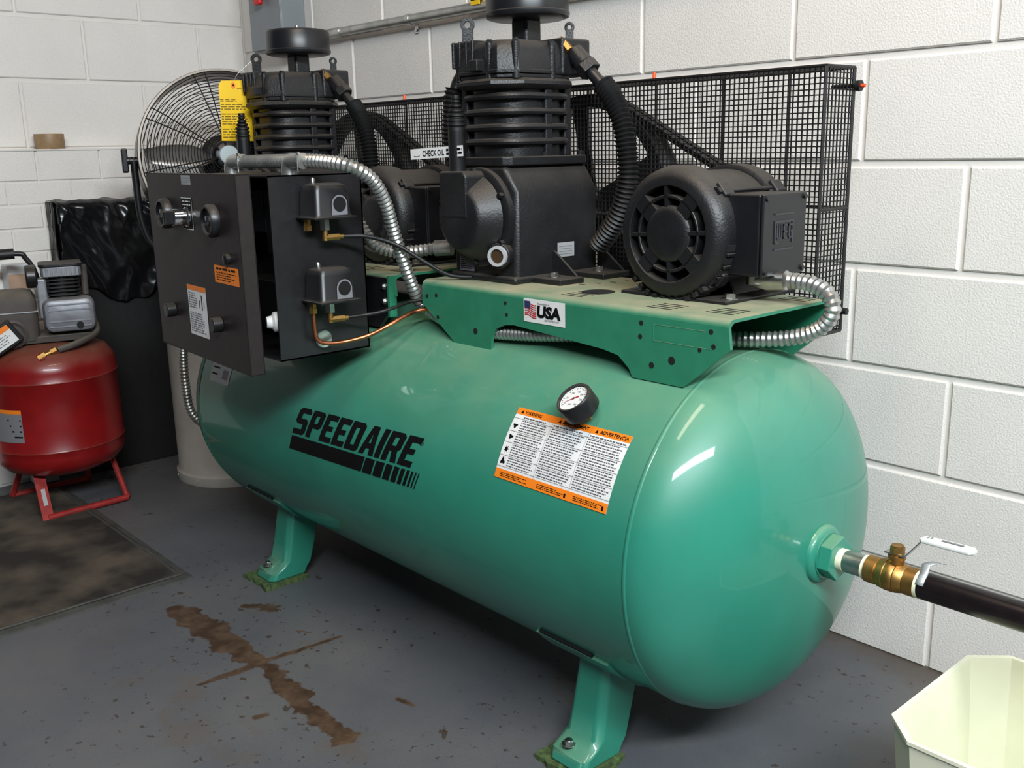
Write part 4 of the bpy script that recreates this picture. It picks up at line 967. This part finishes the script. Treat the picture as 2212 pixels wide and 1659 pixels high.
for i in range(12):
    t_ = .25+.75*i/11
    q.tube([fc-fd*.12+(fx*math.cos(2*PI*j/48)+fy*math.sin(2*PI*j/48))*FR*t_ for j in range(48)], .0013, 4, closed=True)
q.build('rear_guard', 'fanwire', fan)
MB().lathe([(0, .070), (.040, .070), (.046, .066), (.050, .055), (.050, .04), (0, .04)], fc, fd, 32).build('guard_hub', 'plastic', fan)
MB().lathe([(0, .0725), (.028, .0725), (.030, .070)], fc+fx*.0, fd, 28).build('badge', 'palesign', fan)
MB().lathe([(0, -.13), (.07, -.13), (.075, -.12), (.075, -.02), (.05, -.005), (0, 0)], fc, fd, 32).build('fan_motor', 'irons', fan)
for k in range(3):
    a0 = k*2*PI/3+1.0; rg = []
    for i in range(8):
        r = .05+.195*i/7; hw = .10+.11*math.sin(PI*(i+1.5)/9)
        ring = []
        for s_ in (-1, -.33, .33, 1):
            a = a0+s_*hw*1.6*(.12/max(r, .09)); ring.append(fc+(fx*math.cos(a)+fy*math.sin(a))*r+fd*(.010+.024*s_))
        rg.append(ring)
    mb = MB(); 
    for ring in rg: mb.v += ring
    for i in range(7):
        for j in range(3): mb.face([4*i+j, 4*i+j+1, 4*i+5+j, 4*i+4+j])
    o = mb.build('fan_blade', 'fanblade', fan); o.modifiers.new('s', 'SOLIDIFY').thickness = .002
# yoke
ys = fd.cross(Vector((0, 0, 1))).normalized()
if ys.y > 0: ys = -ys
pv = fc+ys*(FR+.012)-fd*.02; pv2 = fc-ys*(FR+.012)-fd*.02
pts = [pv+Vector((0, 0, .01))+ys*.002, pv+Vector((0, 0, -.06))+ys*.002, pv+Vector((0, 0, -.18))-ys*.002, pv+Vector((0, 0, -.262))-ys*.03, pv+Vector((0, 0, -.290))-ys*.10, pv2+Vector((0, 0, -.290))+ys*.10, pv2+Vector((0, 0, -.262))+ys*.03, pv2+Vector((0, 0, -.18)), pv2+Vector((0, 0, .01))]
MB().tube(spline(pts, 10), .011, 12).build('yoke', 'plastic', fan)
for pq, s_ in ((pv, 1), (pv2, -1)):
    MB().cyl(pq-ys*s_*.014, pq+ys*s_*.014, .011, n=14).build('pivot', 'plastic', fan)
    rg = MB().cyl(pq+ys*s_*.012, pq+ys*s_*.028, .012, n=14); rg.obox(pq+ys*s_*.028, (0, 0, 1), fd, ys, .036, .012, .009); rg.build('clamp_knob', 'plastic', fan, bevel=.004)
for s_ in (-1, 1): MB().tube([fc*1.0+Vector((.0, 0, 0))-Vector((0, 0, fc.z-.752))+ys*.14*s_-Vector((.13, 0, 0)), fc-Vector((0, 0, fc.z-.752))+ys*.14*s_+Vector((.10, 0, 0))], .011, 12).build('base_bar', 'plastic', fan)

# ------------------------------------------------------------------ black board with bin liner
bd = thing('black_panel', 'tall black board with a crumpled bin liner over its top', 'panel', (-2.60, -.62, 0))
MB().box((-2.635, -.785, 0), (-2.572, -.40, .90)).build('board', 'card', bd, bevel=.004)
nu, nv = 70, 44; mb = MB(); rnd = random.Random(3)
from mathutils import noise as mnoise
def bagpt(i, j):
    u = i/nu; v = j/nv
    y = -.803+.415*u; depth = .27+.07*math.sin(u*4.2-.6)+.035*mnoise.noise(Vector((u*6, 3, 1)))
    z_ = .925+.012*mnoise.noise(Vector((u*8, v*3, 0)))-v*depth; n_ = (1-abs(mnoise.noise(Vector((u*5+v*1.6, v*.9, 2))))*3)*.6+(1-abs(mnoise.noise(Vector((u*6-v*3.2, v*1.6, 7))))*3)*.45+.15*mnoise.noise(Vector((u*14, v*10, 5)))
    xx = -2.556+.014*n_+.010*math.sin(v*3)
    if j == 0: xx = -2.61; z_ += .002
    if j == 1: xx = -2.578+.01*n_; z_ = .922+.008*n_
    if i == 0: xx -= .03
    return (xx, y, z_)
for i in range(nu+1):
    for j in range(nv+1): mb.v.append(Vector(bagpt(i, j)))
for i in range(nu):
    for j in range(nv): mb.face([i*(nv+1)+j, i*(nv+1)+j+1, (i+1)*(nv+1)+j+1, (i+1)*(nv+1)+j])
o = mb.build('bin_liner', 'bag', bd, angle=70); o.modifiers.new('s', 'SOLIDIFY').thickness = .002
mb = MB()
for i in range(13):
    for j in range(13):
        u = i/12; v = j/12; mb.v.append(Vector((-2.565-.07*u, -.806+.010*mnoise.noise(Vector((u*5, v*6, 4))), .925-v*(.42+.05*math.sin(u*4)))))
for i in range(12):
    for j in range(12): mb.face([i*13+j, i*13+j+1, (i+1)*13+j+1, (i+1)*13+j])
o = mb.build('bin_liner_side', 'bag', bd, angle=70); o.modifiers.new('s', 'SOLIDIFY').thickness = .002

# ------------------------------------------------------------------ mat
mtx = MB(); x0, x1, y0, y1 = -2.56, -1.505, -2.35, -.905
mt = thing('floor_mat', 'dirty black rubber mat lying on the grey painted floor', 'mat', ((x0+x1)/2, (y0+y1)/2, 0))
n = 24; mb = MB()
for i in range(n+1):
    for j in range(n+1):
        e = i in (0, n) or j in (0, n); mb.v.append(Vector((x0+.02+(x1-x0-.04)*i/n, y0+.02+(y1-y0-.04)*j/n, .009+(0 if e else .0015*mnoise.noise(Vector((i*.4, j*.4, 0)))))))
for i in range(n):
    for j in range(n): mb.face([i*(n+1)+j, (i+1)*(n+1)+j, (i+1)*(n+1)+j+1, i*(n+1)+j+1])
mb.build('mat_surface', 'mat', mt)
o_ = [(x0, y0), (x1, y0), (x1, y1), (x0, y1)]; sgn = [(1, 1), (-1, 1), (-1, -1), (1, -1)]
lv_ = []
for off, z_ in ((0, 0), (0.001, .004), (.022, .0075), (.025, .011), (.030, .011), (.032, .008)): lv_.append([(a+sx_*off, b+sy_*off, z_) for (a, b), (sx_, sy_) in zip(o_, sgn)])
MB().loft(lv_, caps=False).build('mat_border', 'matedge', mt, smooth=False)

# ------------------------------------------------------------------ small red compressor
RC = Vector((-2.365, -.935, 0)); RR = .190
rc = thing('shop_compressor', 'small red vertical-tank shop compressor with dusty aluminium pump on top', 'compressor', (RC.x, RC.y, 0))
prof = [(0, .105), (.06, .107), (.12, .118), (.165, .138), (RR-.003, .165), (RR, .185), (RR, .205), (RR+.002, .208), (RR, .211), (RR, .415), (RR+.002, .418), (RR, .421), (RR, .445), (RR-.006, .468), (.165, .495), (.12, .515), (.06, .526), (0, .528)]
rt = MB().lathe(prof, RC, (0, 0, 1), 64).build('tank', 'red', rc, angle=50)
def ub(pts, nm): MB().tube(spline(pts, 1), .011, 8).build(nm, 'redframe', rc)
fa, fb_ = Vector((-2.20, -1.045, .012)), Vector((-2.215, -.80, .012))
ta, tb = Vector((-2.30, -1.03, .135)), Vector((-2.33, -.80, .14))
MB().obox((fa+ta)/2, (fa-ta).normalized(), Vector((0, 1, 0)), (fa-ta).normalized().cross(Vector((0, 1, 0))), (fa-ta).length/2+.008, .016, .004).build('leg', 'redframe', rc)
MB().cyl(fa, fb_, .010, n=10).build('foot_bar', 'redframe', rc); MB().cyl(fb_, tb, .009, n=10).build('leg', 'redframe', rc)
fa2, fb2 = Vector((-2.50, -1.06, .012)), Vector((-2.50, -.82, .012))
MB().cyl(fa2, fb2, .010, n=10).build('foot_bar', 'redframe', rc); MB().cyl(fa2, Vector((-2.44, -1.03, .14)), .010, n=10).build('leg', 'redframe', rc); MB().cyl(fb2, Vector((-2.44, -.84, .14)), .010, n=10).build('leg', 'redframe', rc)
aa = (fa+ta)/2+Vector((.0075, 0, 0)); 
d = Decal(plane_map(fa.lerp(ta, .25)+Vector((.0052, -.005, .002)), (0, 1, 0), (ta-fa).normalized()), ['silverlab']); d.rect(0, 0, .012, .055, 'silverlab', 1); d.build('leg_sticker', rc)
# labels on the tank (camera side)
def rmap(a0, z0): return lambda u, v, off: RC+Vector((math.cos(a0+u/RR)*(RR+off+.001), math.sin(a0+u/RR)*(RR+off+.001), z0+v))
av = math.atan2(CAM.y-RC.y, CAM.x-RC.x)
def rlabel(nm, u0_, u1_, z0, z1, base, band, lb):
    d = Decal(rmap(av, z0), [base, band, 'black'])
    n_ = 8
    for i in range(n_): a, b = u0_+(u1_-u0_)*i/n_, u0_+(u1_-u0_)*(i+1)/n_; d.rect(a, 0, b, z1-z0, base, 0); d.rect(a, (z1-z0)*.88, b, z1-z0, band, 1)
    for r_ in range(4): d.rect(u1_-.03-.006*r_, (z1-z0)*(.15+.17*r_), u1_-.004, (z1-z0)*(.20+.17*r_), 'black', 1)
    d.build(nm, rc, lb)
rlabel('warning_label', -.20, -.098, .245, .345, 'grey', 'orange', 'grey label with orange header')
# pump head on top
T = lambda x, y, z_: (RC.x+x, RC.y+y, z_)
vd = Vector((math.cos(av), math.sin(av), 0)); vr = Vector((-vd.y, vd.x, 0))   # towards camera / to picture right
def Q(r_, f_, z_): return RC+vr*(r_+.026)+vd*f_+Vector((0, 0, z_))
pc = Q(.075, .03, .60)
mb = MB(); 
rg = []
for f_, s_ in ((-.06, .9), (.0, 1.0), (.045, 1.0), (.060, .92), (.064, .80)):
    rg.append([Q(.045, f_+.05, .605)+vr*a*s_+Vector((0, 0, b*s_)) for a, b in rrect(.072, .050, .022, 4)])
rp = MB().loft(rg).build('crankcase', 'alu', rc)
q = MB()
for z_ in (.572, .588, .622, .638): q.obox(Q(.045, .112, z_), vr, (0, 0, 1), vd, .058, .0025, .004)
q.build('crankcase_ribs', 'alu', rc, bevel=.001)
MB().cyl(Q(.07, .105, .575), Q(.07, .12, .575), .010, n=16).build('oil_plug', 'plastic', rc)
MB().cyl(Q(.035, .03, .65), Q(.035, .03, .715), .040, n=24).build('cylinder', 'irons', rc)
for k in range(5):
    MB().prism(rrect(.050, .050, .02, 3), lambda a, b: Q(.035, .03, .662+.011*k)+vr*a+vd*b, lambda a, b: Q(.035, .03, .666+.011*k)+vr*a+vd*b).build('cooling_fin', 'iron', rc)
hd = MB().prism(rrect(.056, .056, .018, 3), lambda a, b: Q(.035, .03, .718)+vr*a+vd*b, lambda a, b: Q(.035, .03, .748)+vr*a+vd*b).build('cylinder_head', 'alu', rc, bevel=.003)
MB().prism(rrect(.060, .060, .018, 3), lambda a, b: Q(.035, .03, .748)+vr*a+vd*b, lambda a, b: Q(.035, .03, .757)+vr*a+vd*b).build('head_cap', 'iron', rc, bevel=.002)
q = MB()
for k in range(8): q.obox(Q(.035-.045+.0128*k, .088, .733), vr, (0, 0, 1), vd, .003, .012, .004)
q.build('head_fins', 'alu', rc)
MB().cyl(Q(.098, .02, .655), Q(.100, .02, .745), .010, n=12).build('discharge_tube', 'dustgrey', rc)
MB().cyl(Q(-.030, .06, .722), Q(-.062, .06, .722), .034, n=26).build('intake_filter', 'plastic', rc, bevel=.006, seg=3)
MB().obox(Q(-.022, .06, .655), vr, vd, (0, 0, 1), .014, .02, .06).build('filter_bracket', 'alu', rc, bevel=.006)
# motor shroud
rg = []
for z_, a, b in ((.535, .062, .075), (.60, .064, .078), (.655, .062, .075), (.675, .052, .062), (.680, .040, .05)):
    rg.append([Q(-.105, .02, z_)+vr*px+vd*py for px, py in rrect(a, b, .022, 4)])
MB().loft(rg).build('motor_shroud', 'dustgrey', rc)
MB().obox(Q(-.105, .02, .622), vr, vd, (0, 0, 1), .066, .080, .0015).build('shroud_seam', 'silverlab', rc)
MB().lathe([(.030, 0), (.036, .003), (.042, 0), (.036, -.003)], Q(-.115, .10, .56), vd, 28, closed=True, a0=0, a1=2*PI).build('wheel_rim', 'dustgrey', rc)
MB().obox(Q(.0, .02, .535), vr, vd, (0, 0, 1), .10, .07, .010).build('mount_plate', 'dustgrey', rc, bevel=.003)
# copper line, brass fitting, handle, control block
MB().tube(spline([tuple(Q(.10, .03, .60)), tuple(Q(.115, .07, .545)), tuple(Q(.06, .135, .525)), tuple(Q(-.0, .15, .510))], 8), .010, 10).build('discharge_hose', 'dustgrey', rc)
q = MB().cyl(Q(-.055, .155, .490), Q(-.035, .152, .500), .012, n=6); q.cyl(Q(-.035, .152, .500), Q(-.018, .15, .506), .008, n=12); q.cyl(Q(-.020, .15, .505), Q(-.004, .149, .511), .011, n=6); q.build('brass_check_valve', 'brass', rc)
MB().cyl(Q(-.045, .15, .45), Q(-.045, .155, .492), .020, .016, n=20).build('tank_boss', 'red', rc)
q = MB().obox(Q(-.155, .10, .545), (vr*.85+Vector((0, 0, .53))).normalized(), vd, (Vector((0, 0, .85))-vr*.53).normalized(), .06, .03, .035); o = q.build('pressure_switch', 'plastic', rc, bevel=.004)
eu_ = (vr*.85+Vector((0, 0, .53))).normalized(); ev_ = (Vector((0, 0, .85))-vr*.53).normalized()
d = Decal(plane_map(Q(-.155, .131, .545)-eu_*.05-ev_*.026, eu_, ev_), ['white', 'orange', 'grey']); d.rect(0, 0, .10, .055, 'white', 1); d.rect(0, .040, .10, .055, 'orange', 2); d.lines(.006, .006, .09, .034, 4, 'grey', 2, .4, .2, .014); d.build('switch_label', rc, 'white label with orange band')
MB().tube(spline([tuple(Q(-.02, -.06, .53)), tuple(Q(-.03, -.06, .70)), tuple(Q(-.055, -.06, .765)), tuple(Q(-.09, -.06, .782)), tuple(Q(-.30, -.06, .775))], 8), .008, 10).build('handle', 'plastic', rc)
MB().cyl(Q(-.085, -.06, .782), Q(-.30, -.06, .775), .016, n=16).build('handle_grip', 'rubber', rc)
# pale box behind it
mb = MB().box((-2.644, -.965, 0), (-2.578, -.888, .735)); o = mb.build('carton', 'bluegrey', bevel=.006); tag(o, 'pale carton with a brown band standing by the brick wall beyond the red compressor', 'box')
d = Decal(plane_map((-2.5775, -.965, .56), (0, 1, 0), (0, 0, 1)), ['caramel']); d.rect(0, .095, .077, .145, 'caramel', 1); d.build('carton_band', o)

# ------------------------------------------------------------------ tape roll on the ledge
tp = thing('tape_roll', 'roll of brown packing tape lying flat on the wall ledge', 'tape', (LX-.040, -.752, LZ))
MB().lathe([(.038, 0), (.0455, 0), (.046, .001), (.046, .047), (.0455, .048), (.038, .048)], (LX-.040, -.752, LZ), (0, 0, 1), 40, closed=True).build('tape_winding', 'tape', tp)
MB().lathe([(.0355, .0), (.038, 0), (.038, .048), (.0355, .048)], (LX-.040, -.752, LZ), (0, 0, 1), 40, closed=True).build('core', 'cardb', tp)

# ------------------------------------------------------------------ electrical switch box, wall conduit
eb = thing('disconnect_switch', 'grey steel electrical switch box with red handle mounted on the block wall', 'switch box', (-2.39, -.05, 1.405))
MB().box((-2.49, -.092, 1.405), (-2.285, -.001, 1.76)).build('enclosure', 'greybox', eb, bevel=.004)
MB().box((-2.493, -.098, 1.41), (-2.282, -.092, 1.755)).build('cover', 'greybox', eb, bevel=.003)
MB().cyl((-2.385, -.098, 1.60), (-2.385, -.115, 1.60), .030, n=24).build('handle_hub', 'plastic', eb, bevel=.002)
MB().obox((-2.385, -.120, 1.595), (1, 0, 0), (0, 0, 1), (0, 1, 0), .020, .044, .010).build('handle', 'redknob', eb, bevel=.008, seg=3)
q = MB()
for x in (-2.31,): q.cyl((x+.026, -.05, 1.62), (x+.0275, -.05, 1.62), .006, n=10)
q.build('knockout', 'greybox', eb)
wc = thing('wall_conduit', 'thin galvanised conduit strapped along the block wall from the grey switch box', 'conduit', (-1.0, -.025, 1.42))
MB().cyl((-2.284, -.028, 1.437), (.9, -.028, 1.437), .0135, n=20).build('conduit_tube', 'galv', wc)
MB().cyl((-2.10, -.028, 1.437), (-2.02, -.028, 1.437), .016, n=20).build('coupling', 'galv', wc)
for x in (-1.655, -.70, .3):
    o = MB().lathe([(.0138, -.008), (.0155, -.008), (.0155, .008), (.0138, .008)], (x, -.028, 1.437), (1, 0, 0), 20, closed=True).build('strap', 'steel', wc)
    q = MB().box((x-.008, -.004, 1.40), (x+.008, -.001, 1.425)); hexbolt(q, (x, -.004, 1.408), (0, -1, 0), .005, .004, False); q.build('strap_foot', 'steel', wc)
q = MB().box((-1.352, -.047, 1.440), (-1.318, -.043, 1.485)); q.box((-1.352, -.047, 1.4505), (-1.318, -.012, 1.453)); q.build('yellow_marker', 'yellow', wc)

# ------------------------------------------------------------------ cream bin
bn = thing('plastic_bin', 'open cream plastic bin with chamfered corners on the floor below the black pipe', 'bin', (.40, -.565, 0))
c0 = Vector((.400, -.565))
def oct_(a, b, c, z_): return [(c0.x+x, c0.y+y, z_) for x, y in chrect(a, b, c)]
MB().loft([oct_(.110, .132, .034, .0), oct_(.112, .135, .035, .004), oct_(.138, .158, .044, .294), oct_(.141, .161, .045, .296), oct_(.141, .161, .045, .301), oct_(.134, .154, .043, .301), oct_(.132, .152, .042, .292), oct_(.108, .130, .034, .006)], caps=True).build('bin_body', 'cream', bn, angle=25)
